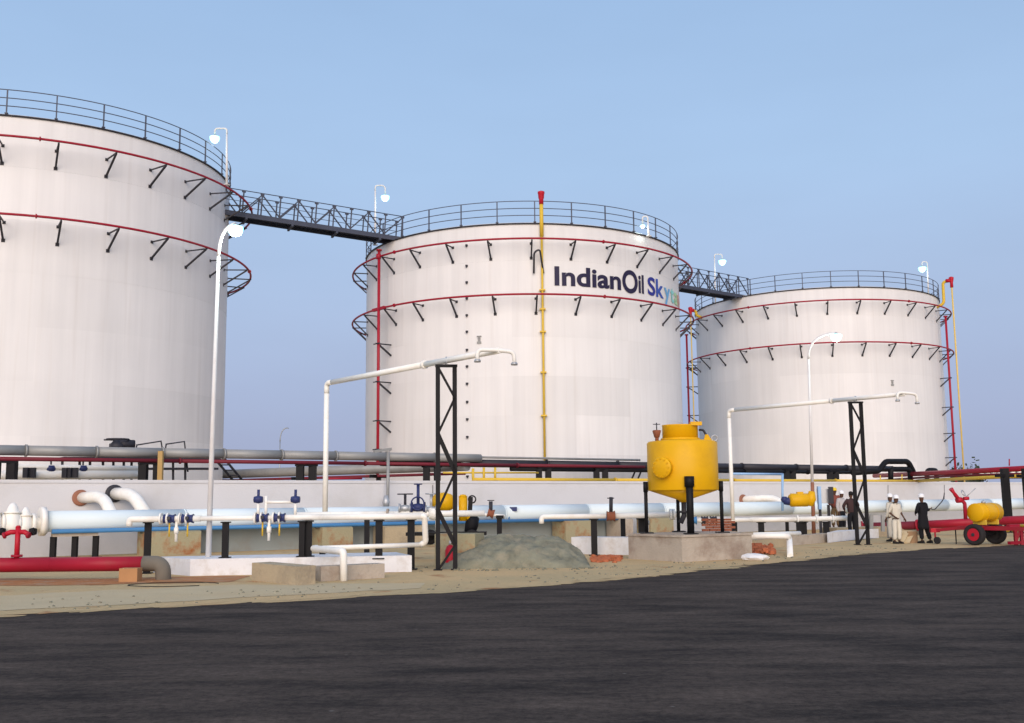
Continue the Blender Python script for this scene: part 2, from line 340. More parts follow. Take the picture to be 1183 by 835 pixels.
# ------------------------------------------------------------------ the ground, the road
g = MB(); N = 60
rnd = random.Random(3)
def edge_y(x):
    for a, b in zip(edge, edge[1:]):
        if a[0] <= x <= b[0]: return a[1] + (b[1] - a[1]) * (x - a[0]) / (b[0] - a[0])
    return 60
g.add([(-2500, -400, 0), (2500, -400, 0), (2500, 4500, 0), (-2500, 4500, 0)], [(0, 1, 2, 3)])
struct('ground', g, M['ground'])
edge = [(-60, -14), (-30, 2.5), (-16, 10.8), (-11, 13.9), (-7.62, 15.93), (-5.49, 17.0), (-2.88, 18.38), (0.10, 20.02), (3.10, 22.9), (5.61, 25.9), (8.75, 29.4), (12.64, 33.0), (16.75, 34.9), (30, 38.5), (70, 52)]
pts = []
for i in range(len(edge) - 1):
    a, b = V((*edge[i], 0)), V((*edge[i + 1], 0)); k = max(2, int((b - a).length / 0.35)) if -20 < a.x < 25 else 4
    for j in range(k):
        p = a.lerp(b, j / k); nrm = V((-(b - a).y, (b - a).x, 0)).normalized()
        pts.append(p + nrm * rnd.uniform(-0.07, 0.07))
pts.append(V((70, 52, 0)))
r = MB(); loop = pts + [V((70, -60, 0)), V((-60, -60, 0))]
r.add([p + UP * 0.004 for p in loop], [tuple(range(len(loop)))[::-1]])
struct('road', r, M['asphalt'])
sp_ = MB()                           # sand drifted over the broken road edge
for i in range(150):
    x = rnd.uniform(-14, 15); y = edge_y(x) - abs(rnd.gauss(0, .16)); a0 = rad(33) + rnd.gauss(0, .15); L_, w_ = rnd.uniform(.25, .9), rnd.uniform(.05, .22); k = 14; o_ = len(sp_.v)
    for j in range(k):
        t_ = 2 * math.pi * j / k; q = rnd.uniform(.65, 1.2); ux, uy = L_ * math.cos(t_) * q, w_ * math.sin(t_) * q
        sp_.v.append(V((x + ux * math.cos(a0) - uy * math.sin(a0), y + ux * math.sin(a0) + uy * math.cos(a0), .006 + i * .00004)))
    sp_.f.append(tuple(range(o_, o_ + k))); sp_.smooth.append(False)
struct('sand_drift', sp_, M['ground'])
# strip of orange soil along the foot of the red pipeline
s = MB(); top = []; bot = []
for i in range(40):
    x = -30 + i * 0.62; y0 = 21.0 + 0.35 * math.sin(i * 0.7) * 0.4 + 0.02 * i + max(0, -(x + 13)) * -0.5
    top.append(V((x, y0 + 1.9 + rnd.uniform(-.15, .15), 0.006))); bot.append(V((x, y0 + rnd.uniform(-.12, .12), 0.006)))
s.add(bot + top, [(i, i + 1, 41 + i, 40 + i) for i in range(39)])
struct('soil_strip', s, M['soil'])

ap = MB(); t0 = []; b0_ = []
for i in range(46):
    x = -22 + i * .45; ya_ = edge_y(x); b0_.append(V((x, ya_ + .75 + rnd.uniform(-.12, .12) + max(0, x + 6) * .05, .005))); t0.append(V((x, max(ya_ + .8, min(21.2, ya_ + 4.2)) + rnd.uniform(-.15, .15), .005)))
ap.add(b0_ + t0, [(i, i + 1, 47 + i, 46 + i) for i in range(45)])
struct('concrete_apron', ap, mat('dusty_apron_concrete', (0.54, 0.43, 0.26), 0.95, var=.12, scale=1.5, bump=.3, bscale=20, dirt=(0.55, 0.41, 0.23), dirt_amt=.8, dirt_scale=.6))

# ------------------------------------------------------------------ storage tanks
TR = 8.65
TANKS = [((-22.26, 48.38), 16.98), ((0.62, 57.97), 14.85), ((22.45, 77.1), 15.43)]
def plate_mesh(R, a0, a1, z0, z1, seg):
    vs = []; fs = []
    for i in range(seg + 1):
        a = a0 + (a1 - a0) * i / seg
        for z in (z0, z1): vs.append((R * math.sin(a), -R * math.cos(a), z))
    for i in range(seg): fs.append((2 * i, 2 * i + 2, 2 * i + 3, 2 * i + 1))
    me = bpy.data.meshes.new('shell_plate'); me.from_pydata(vs, [], fs)
    me.polygons.foreach_set('use_smooth', [True] * len(fs))
    me.normals_split_custom_set_from_vertices([(v[0] / R, v[1] / R, 0) for v in vs])
    me.materials.append(M['tank']); return me
def ring_tube(R, z, r, n=120, m=8, a0=0, a1=2 * math.pi):
    b = MB(); full = abs(a1 - a0 - 2 * math.pi) < 1e-6; vs = []
    for i in range(n if full else n + 1):
        a = a0 + (a1 - a0) * i / n
        for j in range(m):
            t = 2 * math.pi * j / m; q = R + r * math.cos(t); vs.append((q * math.sin(a), -q * math.cos(a), z + r * math.sin(t)))
    k = n if full else n + 1
    b.add(vs, [(i * m + j, i * m + (j + 1) % m, ((i + 1) % k) * m + (j + 1) % m, ((i + 1) % k) * m + j) for i in range(n) for j in range(m)], True)
    return b
def pol(R, a, z): return V((R * math.sin(a), -R * math.cos(a), z))      # a = 0 faces the camera side, positive to the right
NB = 28
def bracket_mb(gap):
    b = MB(); R0 = TR; Rr = TR + gap
    b.beam((0, -R0 + .0, 0), (0, -Rr - .04, 0), .05, .05)
    b.beam((0, -R0 + .0, -.72), (0, -Rr + .02, -.02), .075, .06)
    b.box((0, -R0 - .012, -.72), (.14, .024, .14)); b.box((0, -R0 - .012, 0), (.12, .024, .12))
    return b
def tank(idx, label, gap, zr, rail_h, phase):
    (cx, cy), H = TANKS[idx]
    t = thing('storage_tank', label, 'storage tank', (cx, cy, 0), 'white storage tanks in a row')
    def part(name, mb, m, parent=t): return link(name, mb.mesh(name), m, parent)
    NC = 8; hc = H / NC; NP = 9
    base = [plate_mesh(TR + .004 * (k % 2), 0, 2 * math.pi / NP, k * hc, (k + 1) * hc, 14) for k in range(NC)]
    for k in range(NC):
        for j in range(NP):
            o = bpy.data.objects.new('shell_plate', base[k]); COL.objects.link(o); o.parent = t
            o.rotation_euler = (0, 0, 2 * math.pi * (j + (k % 2) * .5 + phase) / NP)
    part('roof', MB().lathe([(TR - .002, H - .03), (TR * .5, H + .75), (0, H + 1.0)], (0, 0, 0), 96), M['roof'])
    part('curb_angle', MB().lathe([(TR + .002, H - .09), (TR + .07, H - .09), (TR + .07, H - .03), (TR - .3, H - .02)], (0, 0, 0), 120), M['steel'])
    # hand railing round the roof edge
    RR = TR + .03; rl = MB()
    for f in (1, .66, .33): 
        q = ring_tube(RR, H + rail_h * f, .020, 120, 6); rl.add(q.v, q.f, True)
    rail = part('railing', rl, M['rail'])
    pm = MB().beam((0, 0, H - .05), (0, 0, H + rail_h), .05, .05); pm.box((0, 0, H + .02), (.12, .12, .04)); pme = pm.mesh('railing_post')
    for j in range(30):
        a = 2 * math.pi * (j + .3) / 30; o = link('railing_post', pme, M['rail'], rail); o.location = (RR * math.sin(a), -RR * math.cos(a), 0); o.rotation_euler.z = a
    # cooling spray rings on brackets
    bme = bracket_mb(gap).mesh('bracket')
    for q, z in enumerate(zr):
        ring = part('spray_ring', ring_tube(TR + gap, z, .05), M['red'])
        for j in range(NB):
            o = link('bracket', bme, M['steel'], ring); o.location = (0, 0, z - .07); o.rotation_euler.z = 2 * math.pi * (j + .18 + .1 * q) / NB
        fl = MB()
        for a in (-2.6, -.75, .42, 1.7): fl.lathe([(.09, -.03), (.09, .03)], pol(TR + gap, a, z), 10, V((math.cos(a), math.sin(a), 0)))
        for j in range(2): pass
        part('pipe_flange', fl, M['red'], ring)
    return t, part
def zring(px, py, idx, gap):
    return oncyl(px, py, TANKS[idx][0], TR + gap).z
def ang(px, idx, R):                     # polar angle of a sight line hit on tank idx at radius R
    p = oncyl(px, 430, TANKS[idx][0], R); c = TANKS[idx][0]; return math.atan2(p.x - c[0], -(p.y - c[1]))
Z1 = (zring(0, 155.8, 0, 1.1), zring(0, 246.4, 0, 1.1))
Z2 = (zring(605, 275.2, 1, .75), zring(605, 339.6, 1, .75))
Z3 = (zring(941, 347.4, 2, .75), zring(941, 396.3, 2, .75))
T1, part1 = tank(0, 'tallest white tank at the left edge, cut off by the frame', 1.1, Z1, 1.0, .13)
T2, part2 = tank(1, 'middle white tank with dark blue lettering and a yellow pipe up its front', .75, Z2, 1.05, .4)
T3, part3 = tank(2, 'farthest white tank on the right, beyond the short walkway bridge', .75, Z3, 1.05, .2)
part1('roof_platform', MB().box(pol(TR + .12, .05, TANKS[0][1] + .02), (1.3, .5, .05)), M['steel'])

def riser(part, idx, px, gap, ztop, zs, m, r=.075, brm=None):
    """vertical pipe on stand-off brackets"""
    a = ang(px, idx, TR + gap); p = pol(TR + gap, a, 0)
    o = part('riser_pipe', MB().tube([p + UP * .4, p + UP * ztop], r, 10).lathe([(r * 1.9, -.04), (r * 1.9, .04)], p + UP * (ztop - .02), 10), m)
    for z in zs:
        q = pol(TR, a, z); w = p + UP * z
        tang = V((math.cos(a), math.sin(a), 0))
        b = MB().beam(q, w + (w - q).normalized() * .15, .06, .06).beam(q - UP * .55 , w - UP * .03, .09, .07).beam(w - tang * .3 + (w-q)*.12, w + tang * .25 + (w-q)*.12, .05, .05)
        part('standoff', b, M['steel'], o)
    return a
def zpx(px, py, idx, R): return oncyl(px, py, TANKS[idx][0], R).z
zs2 = [zpx(437, y, 1, TR + .75) for y in (397, 441, 486, 519)]
riser(part2, 1, 437, .75, Z2[0] + .35, zs2, M['red'])
a2 = ang(437, 1, TR + .75)
part2('header_valve', MB().lathe([(.13, -.12), (.16, 0), (.13, .12)], pol(TR + .78, a2 - .0, Z2[0]), 10, V((1, .2, 0))), M['red'])
part2('header_valve', MB().beam(pol(TR + .75, a2 - .06, Z2[1]), pol(TR + .75, a2 + .06, Z2[1]), .14, .14), M['red'])
riser(part3, 2, 1096.5, .62, Z3[0] - .5, [zpx(1098, y, 2, TR + .6) for y in (437, 470, 500, 528)], M['red'])
riser(part3, 2, 793, .72, Z3[0] - .5, [zpx(795, y, 2, TR + .6) for y in (425, 447, 480)], M['red'])
# yellow foam pipes with their red foam chambers
def foam_front():
    a = ang(628, 1, TR + .16); p = pol(TR + .16, a, 0); zt = zpx(626, 233, 1, TR + .1); zc = zpx(626, 222, 1, TR + .1); zb = zpx(626, 272, 1, TR + .1)
    o = part2('foam_pipe', MB().tube([p + UP * 3.0, p + UP * zb], .055, 10).tube([p + UP * (zb - .05), p + UP * zt], .095, 12), M['lyellow'])
    part2('foam_chamber', MB().lathe([(.11, zt - .15), (.11, zt + .1), (.14, zc - .3), (.15, zc - .12), (.17, zc - .08), (.17, zc), (.08, zc + .04)], pol(TR + .16, a, 0), 14), M['bred'], o)
    hk = [pol(TR + .1, a - .045, zb - 1.85), pol(TR + .45, a - .045, zb - .9), pol(TR + .45, a - .015, zb - .75), pol(TR + .1, a + .008, zb - 1.85)]
    part2('pipe_clamp', MB().tube(fillet(hk, .2), .045, 8), M['steel'], o)
    for y in (335, 357, 383, 430, 480):
        z = zpx(628, y, 1, TR + .16); part2('pipe_clip', MB().box(pol(TR + .1, a, z), (.28, .3, .07)), M['lyellow'], o)
foam_front()
def foam_side(px, R, side, ytop):
    a = ang(px, 2, R); p = pol(R, a, 0); zt = zpx(px, ytop, 2, R); H = TANKS[2][1]
    q = pol(TR + .25, a + side * .0, 0)
    o = part3('foam_pipe', MB().tube([p + UP * .8, p + UP * (zt - .4)], .055 if side > 0 else .045, 10), M['cream'])
    part3('foam_chamber', MB().lathe([(.11, zt - .7), (.10, zt - .4), (.16, zt - .12), (.17, zt), (.08, zt + .05)], p, 12).tube([p + UP * (zt - .2), p.lerp(q, .45) + UP * (zt - .2)], .13, 10), M['bred'], o)
    b = fillet([p.lerp(q, .35) + UP * (zt - .2), q.lerp(p, .30) + UP * (zt - .3), q.lerp(p, .28) + UP * (H - .55), pol(TR, a, H - .75)], .35)
    part3('foam_pipe_bend', MB().tube(b, .10, 10), M['lyellow'], o)
foam_side(1106, TR + 1.05, 1, 325)
foam_side(800, TR + .85, -1, 354)
# lugs down the front of the middle tank, small plates on the shells
al = ang(540, 1, TR)
lug = MB().box((0, -TR - .05, 0), (.10, .1, .08)); lug.box((0, -TR - .07, -.03), (.06, .04, .11)); lme = lug.mesh('lug')
for y in (283.4, 307, 326, 344.5, 364, 383, 404, 423, 443, 464, 484, 504.5, 526, 550):
    o = link('lug', lme, M['steel'], T2); o.location.z = zpx(540, y, 1, TR); o.rotation_euler.z = al
for prt, ix, px, py in ((part2, 1, 553.5, 392), (part3, 2, 1031, 442)):
    p = oncyl(px, py, TANKS[ix][0], TR + .03); a = ang(px, ix, TR); c = V((*TANKS[ix][0], 0))
    tg = V((math.cos(a), math.sin(a), 0)); nn = V((math.sin(a), -math.cos(a), 0))
    b = MB().box(p - c, (.12, .05, .2), (tg, nn, UP)).box(p - c - UP * .15, (.2, .05, .1), (tg, nn, UP)).box(p - c + UP * .15, (.22, .05, .05), (tg, nn, UP))
    prt('shell_fitting', b, M['grey'])

# painted lettering on the middle tank
def glyphs(txt, bold):
    cu = bpy.data.curves.new('txt', 'FONT'); cu.body = txt; cu.size = 1.0; cu.offset = bold; cu.extrude = 0.0; cu.resolution_u = 6
    o = bpy.data.objects.new('txt', cu); COL.objects.link(o); bpy.context.view_layer.update()
    dg = bpy.context.evaluated_depsgraph_get(); me = bpy.data.meshes.new_from_object(o.evaluated_get(dg))
    vs = [v.co.copy() for v in me.vertices]; fs = [tuple(p.vertices) for p in me.polygons]
    bpy.data.objects.remove(o); return vs, fs
def letter_part(name, vs, fs, x0, x1, s0, s1, zb, zh, m, parent):
    """bend flat glyphs round the shell between arc lengths s0 and s1"""
    k = (s1 - s0) / (x1 - x0); b = MB(); out = []
    for v in vs:
        s = s0 + (v.x - x0) * k; out.append(pol(TR + .03, s / TR, zb + v.y * zh))
    b.add(out, fs); me = b.mesh(name); return link(name, me, m, parent)
s_of = lambda px: ang(px, 1, TR) * TR
zb = zpx(643, 329.0, 1, TR); capz = zpx(643, 307.0, 1, TR)
CAP = 0.729
hz = (capz - zb) / CAP
word = [('Indian', 642.2, 719.5, 1.0), ('O', 721.0, 739.0, 1.22), ('il', 739.8, 746.0, 1.0)]
cols = {'S': (0.03, 0.035, 0.24), 'k': (0.04, 0.08, 0.36), 'y': (0.14, 0.38, 0.66), 't': (0.25, 0.62, 0.58), 'a': (0.42, 0.66, 0.36), 'n': (0.72, 0.42, 0.30)}
lm = M['navy']
let = None
for w, p0, p1, sc in word:
    vs, fs = glyphs(w, .028); xs = [v.x for v in vs]; yoff = -.06 if w == 'O' else 0
    vs = [V((v.x, v.y * sc + yoff, 0)) for v in vs]
    o = letter_part('lettering', vs, fs, min(xs), max(xs), s_of(p0), s_of(p1), zb, hz, lm, T2)
s1 = s_of(750.5); sk = (s_of(719.5) - s_of(642.2))
vs, fs = glyphs('Indian', .028); unit = sk / (max(v.x for v in vs) - min(v.x for v in vs))
x = s1
for i, ch in enumerate('Skytanking'):
    vs, fs = glyphs(ch, .022); xs = [v.x for v in vs]; w = (max(xs) - min(xs)) * unit
    mt = mat('lettering_paint_' + ch + str(i), cols.get(ch, (0.75, 0.33, 0.18)) if i < 6 else (0.75, 0.30, 0.12), 0.5, var=.03)
    letter_part('lettering', vs, fs, min(xs), max(xs), x, x + w, zb, hz, mt, T2); x += w + .075

# ------------------------------------------------------------------ walkway bridges between the tanks
def bridge(A, B, label, loc, n, w=.95, h=1.1):
    A = V(A); B = V(B); t = thing('walkway_bridge', label, 'footbridge', loc, 'steel walkway bridges between the tank roofs')
    d = (B - A).normalized(); s = d.cross(UP).normalized(); u = s.cross(d)
    MB().beam(A, B, w, .05).build('deck', M['bsteel'], t)
    for sg in (-1, 1):
        o = s * sg * w / 2
        MB().beam(A + o - u * .12, B + o - u * .10, .09, .21).build('deck_girder', M['bsteel'], t)
        MB().tube([A + o + u * h, B + o + u * h], .022, 6).tube([A + o + u * h * .5, B + o + u * h * .5], .014, 6).build('handrail', M['bsteel'], t)
        for i in range(n + 1):
            p = A.lerp(B, i / n) + o
            MB().beam(p, p + u * h, .06, .06).box(p + u * (h - .04), (.18, .08, .10), (d, s, u)).build('truss_post', M['bsteel'], t)
            if i < n:
                q = A.lerp(B, (i + 1) / n) + o
                a, b = ((p + u * h * .93, q + u * .05) if i % 2 == 0 else (p + u * .05, q + u * h * .93))
                MB().beam(a, b, .055, .055).build('truss_brace', M['bsteel'], t)
    for i in range(4):
        p = A.lerp(B, (i + .5) / 4) - u * .26
        MB().beam(p - s * w * .55, p + s * w * .55, .1, .1).build('cross_beam', M['bsteel'], t)
    return t
E1 = gnd(457, 276, TANKS[1][1] + .12); c1 = V((*TANKS[0][0], 0))
A1 = oncyl(263.5, 250, TANKS[0][0], TR + .05); A1.z = at(266, 246, A1.y).z
bridge(A1 + (A1 - E1).normalized() * .3, E1 + (E1 - A1).normalized() * .15, 'long dark steel walkway bridge sloping from the left tank to the middle tank', (A1 + E1) / 2, 10)
dd = (V(TANKS[2][0]) - V(TANKS[1][0])).normalized()
E2 = gnd(858, 343, TANKS[2][1] + .10); A2 = V((TANKS[1][0][0] + dd.x * TR, TANKS[1][0][1] + dd.y * TR, TANKS[1][1] + .3))
bridge(A2, E2, 'short dark steel walkway bridge between the middle tank and the right tank', (A2 + E2) / 2, 11, h=1.25)

# ------------------------------------------------------------------ lamps
def lamp(label, foot, top, head, cat='lamp', group=None, r0=.05, r1=.035, lit=True, hs=.2, pm=None, base_m=None, split=None):
    """pole from foot to top, a curved arm and a lit head"""
    foot = V(foot); top = V(top); head = V(head)
    t = thing('lamp_post', label, cat, foot, group)
    if split:
        k = foot.lerp(top, split); MB().tube([foot, k], [r0, r0 * .9], 12).lathe([(r0 * 2.2, 0), (r0 * 2.2, .03)], foot, 12).build('lower_pole', base_m, t)
        MB().tube([k, top], [r0 * .75, r1], 12).build('upper_pole', pm or M['pole'], t)
    else:
        MB().tube([foot, top], [r0, r1], 12).lathe([(r0 * 2.4, 0), (r0 * 2.4, .03)], foot, 12).build('pole', pm or M['pole'], t)
    side = head - top; side.z = 0; hang = head.z < top.z + .1
    if hang:                           # shepherd's hook: up, over and down into the hood
        q = head + UP * (hs * .35 + .07 + .08 * hs / .2); hi = max(top.z, q.z) + .28
        arm = fillet([top, V((top.x, top.y, hi)), V((q.x, q.y, hi)), q], .3, 6)
    else:
        q = head + UP * (hs * .35 + .12); arm = []; c1 = V((top.x, top.y, q.z - .05))
        for i in range(11):
            k = i / 10; arm.append(top * (1 - k)**2 + c1 * 2 * k * (1 - k) + q * k * k)
    MB().tube(arm, r1, 8).build('arm', pm or M['pole'], t)
    MB().lathe([(hs * .2, .06 * hs / .2), (hs * .35, .03), (hs * .45, -.02)], head + UP * (.07 + hs * .35), 16).build('lamp_hood', M['galv'], t)
    if lit:
        MB().lathe([(0, -hs * 1.25), (hs * .5, -hs * 1.12), (hs * .88, -hs * .7), (hs, -hs * .2), (hs * .95, 0), (hs * .6, .02), (0, .03)], head + UP * (.04 + hs * .35), 16).build('lamp_glass', M['lamp'], t)
        ld = bpy.data.lights.new('lamp_light', 'POINT'); ld.energy = 120 if cat == 'street lamp' else 22; ld.color = (.85, 1.0, .93); ld.shadow_soft_size = hs
        lo = bpy.data.objects.new('lamp_light', ld); COL.objects.link(lo); lo.parent = t; lo.location = head - UP * (hs * 1.3) - foot
    return t
GRP = 'lit lamps on the tank roofs'
f1 = gnd(240, 662); 
lamp('tall white street lamp in front of the left tank, its cyan white lamp lit', f1, at(252.5, 296, f1.y), at(272, 267, f1.y - .1), 'street lamp', None, .07, .04, True, .19)
f2 = at(940, 612, 44.5); f2.z = 0
lamp('tall street lamp with a red brown lower pole before the right tank', f2, at(934, 415, f2.y), at(966, 390, f2.y - .1), 'street lamp', None, .085, .045, True, .24, base_m=M['rustpole'], split=.30)
def rooflamp(label, x, yf, yt, xh, yh, Y, hs=.23):
    return lamp(label, at(x, yf, Y), at(x - (1 if x > 500 else 0), yt, Y), at(xh, yh, Y), 'lamp', GRP, .06, .04, True, hs)
rooflamp('lit lamp on a hooked white pole on the right rim of the left tank', 262, 214, 155, 248, 161, 46.8)
rooflamp('lit lamp on a white pole where the long bridge meets the middle tank', 433.5, 283, 220, 445, 229, 55.0)
rooflamp('small lit lamp on the right rim of the middle tank, lower than its railing', 749.5, 273, 256, 742.5, 262, 51.5, .12)
rooflamp('lit lamp standing behind the short bridge, right of the middle tank', 826.5, 352, 298, 834.5, 303, 74.5, .27)
rooflamp('lit lamp on the rim of the farthest tank beside its red topped yellow pipe', 1072.5, 340, 308, 1065.5, 311, 74.0, .27)
pf = at(323, 560, 92); pf.z = 0
lamp('small unlit street lamp far off between the left and middle tanks', pf, at(323.5, 510, 92), at(332, 497, 92), 'street lamp', None, .09, .05, False, .3, pm=M['galv'])

# ------------------------------------------------------------------ bund wall and what runs along it
w = MB(); wx0, wx1 = -26, 48; WH = 2.40
p0 = V((wx0, WA + WB * wx0, 0)); p1 = V((wx1, WA + WB * wx1, 0))
bw = thing('bund_wall', 'long plain white wall in front of the tanks', 'wall', (p0 + p1) / 2)
MB().beam(p0 - WN * .15 + UP * (WH / 2 - .05), p1 - WN * .15 + UP * (WH / 2 - .05), .3, WH - .1).build('wall_body', M['wall'], bw)
MB().beam(p0 - WN * .15 + UP * (WH - .05), p1 - WN * .15 + UP * (WH - .05), .36, .1).build('coping', M['wall'], bw)

def wl(x, off, z):                     # a point off metres in front of the wall
    return V((x, WA + WB * x, z)) + WN * off
def xw(px, off): return online(px, 560, off).x - WN.x * off      # wall station seen at picture column px
# pale blue header pipeline
HO, HZ, HR = 1.75, 1.12, .31
xa, xb = xw(56, HO), xw(1230, HO)
hp = thing('header_pipeline', 'thick pale blue white pipeline running along the foot of the wall', 'pipeline', wl(xa, HO, 0))
n = 14
for i in range(n):
    a, b = xa + (xb - xa) * i / n, xa + (xb - xa) * (i + 1) / n
    MB().tube([wl(a, HO, HZ), wl(b, HO, HZ)], HR, 24).build('pipe_section', M['pale'], hp)
    if i: MB().lathe([(HR + .012, -.03), (HR + .012, .03)], wl(a, HO, HZ), 24, WD).build('weld_band', M['pale'], hp)
MB().lathe([(HR + .12, -.08), (HR + .12, .08)], wl(xa - .1, HO, HZ), 20, WD).build('end_flange', M['white'], hp)
solo('blue_line', MB().tube([wl(xw(60, HO), HO + .30, HZ - HR + .01), wl(xw(720, HO), HO + .30, HZ - HR + .01)], .07, 10), M['blue'], 'thin blue pipe tucked under the front of the pale pipeline', 'pipe', wl(xw(60, HO), HO + .3, 0))
# elbows coming through the wall
def wall_elbow(px, py, px2, py2, px3, py3, label, r=.18):
    a = online(px, py, .0); b = a + WN * .55; 
    k = online(px2, py2, .85); c = online(px3, py3, HO - .1); c.z = HZ + .15
    t = thing('wall_pipe', label, 'pipe', a, 'white pipes coming out of the wall')
    MB().tube(fillet([a - WN * .1, k, c], .45, 7), r, 16).build('pipe', M['white'], t)
    MB().lathe([(r * 1.45, -.02), (r * 1.45, .05), (r * 1.08, .06)], a, 18, WN).build('wall_collar', M['steel'] if px > 110 and px < 500 else M['rustpole'], t)
wall_elbow(93, 575, 119, 573, 129, 600, 'left one of the two white elbow pipes side by side on the wall')
wall_elbow(132, 570, 154, 571, 168, 598, 'right one of the two white elbow pipes, with the dark wall collar', .2)
wall_elbow(858, 577, 892, 575, 908, 597, 'white elbow pipe on the wall just right of the yellow vessel', .17)

# stained saddles under the header
for px, wd, hh, mt, lab in ((196, 1.75, .72, 'stain', 'rust stained concrete saddle behind the left street lamp, under the pale pipeline'),
                        (462, 1.7, .70, 'conc', 'tan concrete saddle behind the black posts left of the left lattice tower'),
                        (384, 1.15, .72, 'stain', 'brown stained concrete saddle behind the foot of the left white riser'),
                        (664, 1.6, .75, 'stain', 'ochre stained concrete saddle right of the gravel mound'),
                        (716, .7, .78, 'gconc', 'small dark grey concrete saddle left of the yellow vessel'),
                        (757, 1.3, .78, 'stain', 'stained concrete saddle half hidden behind the vessel plinth')):
    c = online(px, 610, HO); c.z = 0
    prof = MB(); A = c - WD * wd / 2; B = c + WD * wd / 2
    b = []
    for o, z in ((-.45, 0), (.45, 0), (.45, hh), (.3, hh + .05), (.15, hh - .04), (-.15, hh - .04), (-.3, hh + .05), (-.45, hh)): b.append((o, z))
    prof.hull([A + WN * o + UP * z for o, z in b], [B + WN * o + UP * z for o, z in b])
    solo('pipe_saddle', prof, M[mt], lab, 'concrete block', c, 'concrete saddles under the pale pipeline')

sw0, sw1 = online(226, 620, HO - .75), online(722, 612, HO - .75); sw0.z = sw1.z = 0
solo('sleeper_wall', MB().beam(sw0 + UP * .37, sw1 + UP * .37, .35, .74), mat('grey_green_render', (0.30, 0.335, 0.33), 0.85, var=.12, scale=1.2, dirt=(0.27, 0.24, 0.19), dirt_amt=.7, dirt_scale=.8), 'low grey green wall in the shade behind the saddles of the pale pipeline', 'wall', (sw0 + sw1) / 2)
# steel trestle with three black legs under the left end
c = online(86, 628, HO + .1); c.z = 0
tr = thing('pipe_trestle', 'low trestle with three black legs under the left end of the pale pipeline', 'pipe support', c)
l0, l1 = online(60, 620, HO + .1), online(112, 620, HO + .1)
zt = HZ - HR - .08
MB().beam(V((l0.x, l0.y, zt)), V((l1.x, l1.y, zt)), .3, .14).build('cross_beam', M['gconc'], tr)
for px in (61.5, 86.5, 110.5):
    q = online(px, 630, HO + .1); MB().beam((q.x, q.y, 0), (q.x, q.y, zt - .07), .15, .15, V((0, 1, 0))).box((q.x, q.y, .015), (.3, .3, .03)).build('leg', M['black'], tr)

# ------------------------------------------------------------------ elevated pipes just behind the wall
RO = -1.3
def rk(px, py): return online(px, py, RO)
def rline(name, px0, px1, z, r, m, label, cat='pipe', off=RO, bands=0, group=None):
    a, b = xw(px0, off), xw(px1, off); t = thing(name, label, cat, wl(a, off, 0), group)
    k = max(1, bands)
    for i in range(k):
        q0, q1 = a + (b - a) * i / k, a + (b - a) * (i + 1) / k
        MB().tube([wl(q0, off, z), wl(q1, off, z)], r, 14).build('pipe_section', m, t)
        if i: MB().lathe([(r + .035, -.03), (r + .035, .03)], wl(q0, off, z), 14, WD).build('pipe_joint', m, t)
    return t
rline('rack_pipe', -60, 555, 3.37, .17, M['grey'], 'grey clad pipe on the rack above the left half of the wall', bands=9)
rline('rack_pipe', -60, 745, 3.09, .07, M['dred'], 'thin dark red pipe hanging under the grey rack pipe', off=RO + .12, bands=4)
rline('rack_pipe', 440, 1032, 3.17, .17, M['steel'], 'long dark grey rack pipe crossing behind the yellow vessel', bands=8, off=RO - .3)
rline('rack_pipe', 455, 740, 3.42, .05, M['grey'], 'slim grey pipe on top of the rack, left of the yellow vessel', off=RO - .2)
rline('rack_pipe', 590, 1000, 2.93, .09, M['black'], 'thin black pipe under the long dark grey rack pipe', bands=5)
yl = rline('yellow_gas_line', 546, 1066, 2.46, .068, M['lyellow'], 'yellow line lying along the top of the wall', off=-.1, bands=4)
rline('rack_pipe', 845, 905, 2.8, .06, M['lblue'], 'short light blue pipe above the wall, right of the yellow vessel', off=RO + .3)
# yellow loop at the left end of the yellow line
yb = thing('yellow_pipe_loop', 'square yellow pipe loop on the wall top in front of the middle tank', 'pipe', online(560, 548, -.1))
def yw(px, py): return online(px, py, -.1)
q = [yw(547, 538), yw(547, 555), yw(562, 555.5)]
MB().tube(fillet([yw(546.5, 541), yw(546.5, 554), yw(575, 555)], .15), .055, 8).build('pipe_bend', M['lyellow'], yb)
for px in (559, 572): MB().tube([yw(px, 540), yw(px, 554)], .05, 8).build('upright', M['lyellow'], yb)
solo('upper_yellow_line', MB().tube([online(512, 546, -.5), online(622, 546, -.5)], .035, 8), M['lyellow'], 'thin yellow pipe above the square yellow loop', 'pipe', online(512, 546, -.5))

# pipe receding to the left between the tanks
a = V((-14.2, 52.8, 3.05)); b = rk(540, 533); b.z = 3.05; d = (a - b).normalized()
t = thing('back_pipe', 'grey clad pipe running off behind the wall between the left and middle tanks', 'pipe', a)
MB().tube([b, b + d * 26], .22, 14).build('pipe', M['grey'], t)
sv = d.cross(UP).normalized()
MB().tube([b - UP * .32 - sv * .15, b + d * 26 - UP * .32 - sv * .15], .06, 8).build('red_line', M['dred'], t)
for k in (5, 10, 15.5):
    p = b + d * k; MB().beam((p.x, p.y, 0), (p.x, p.y, 2.8), .2, .2, V((0, 1, 0))).build('support_leg', M['black'], t); MB().beam(p - sv * .5 - UP * .33, p + sv * .5 - UP * .33, .2, .14).build('support_arm', M['black'], t)
solo('sprinkler_line', MB().tube([rk(375, 553) , rk(418, 552.5)], .04, 8), M['red'], 'short red pipe just above the wall beside the grey standpipe', 'pipe', rk(375, 553))

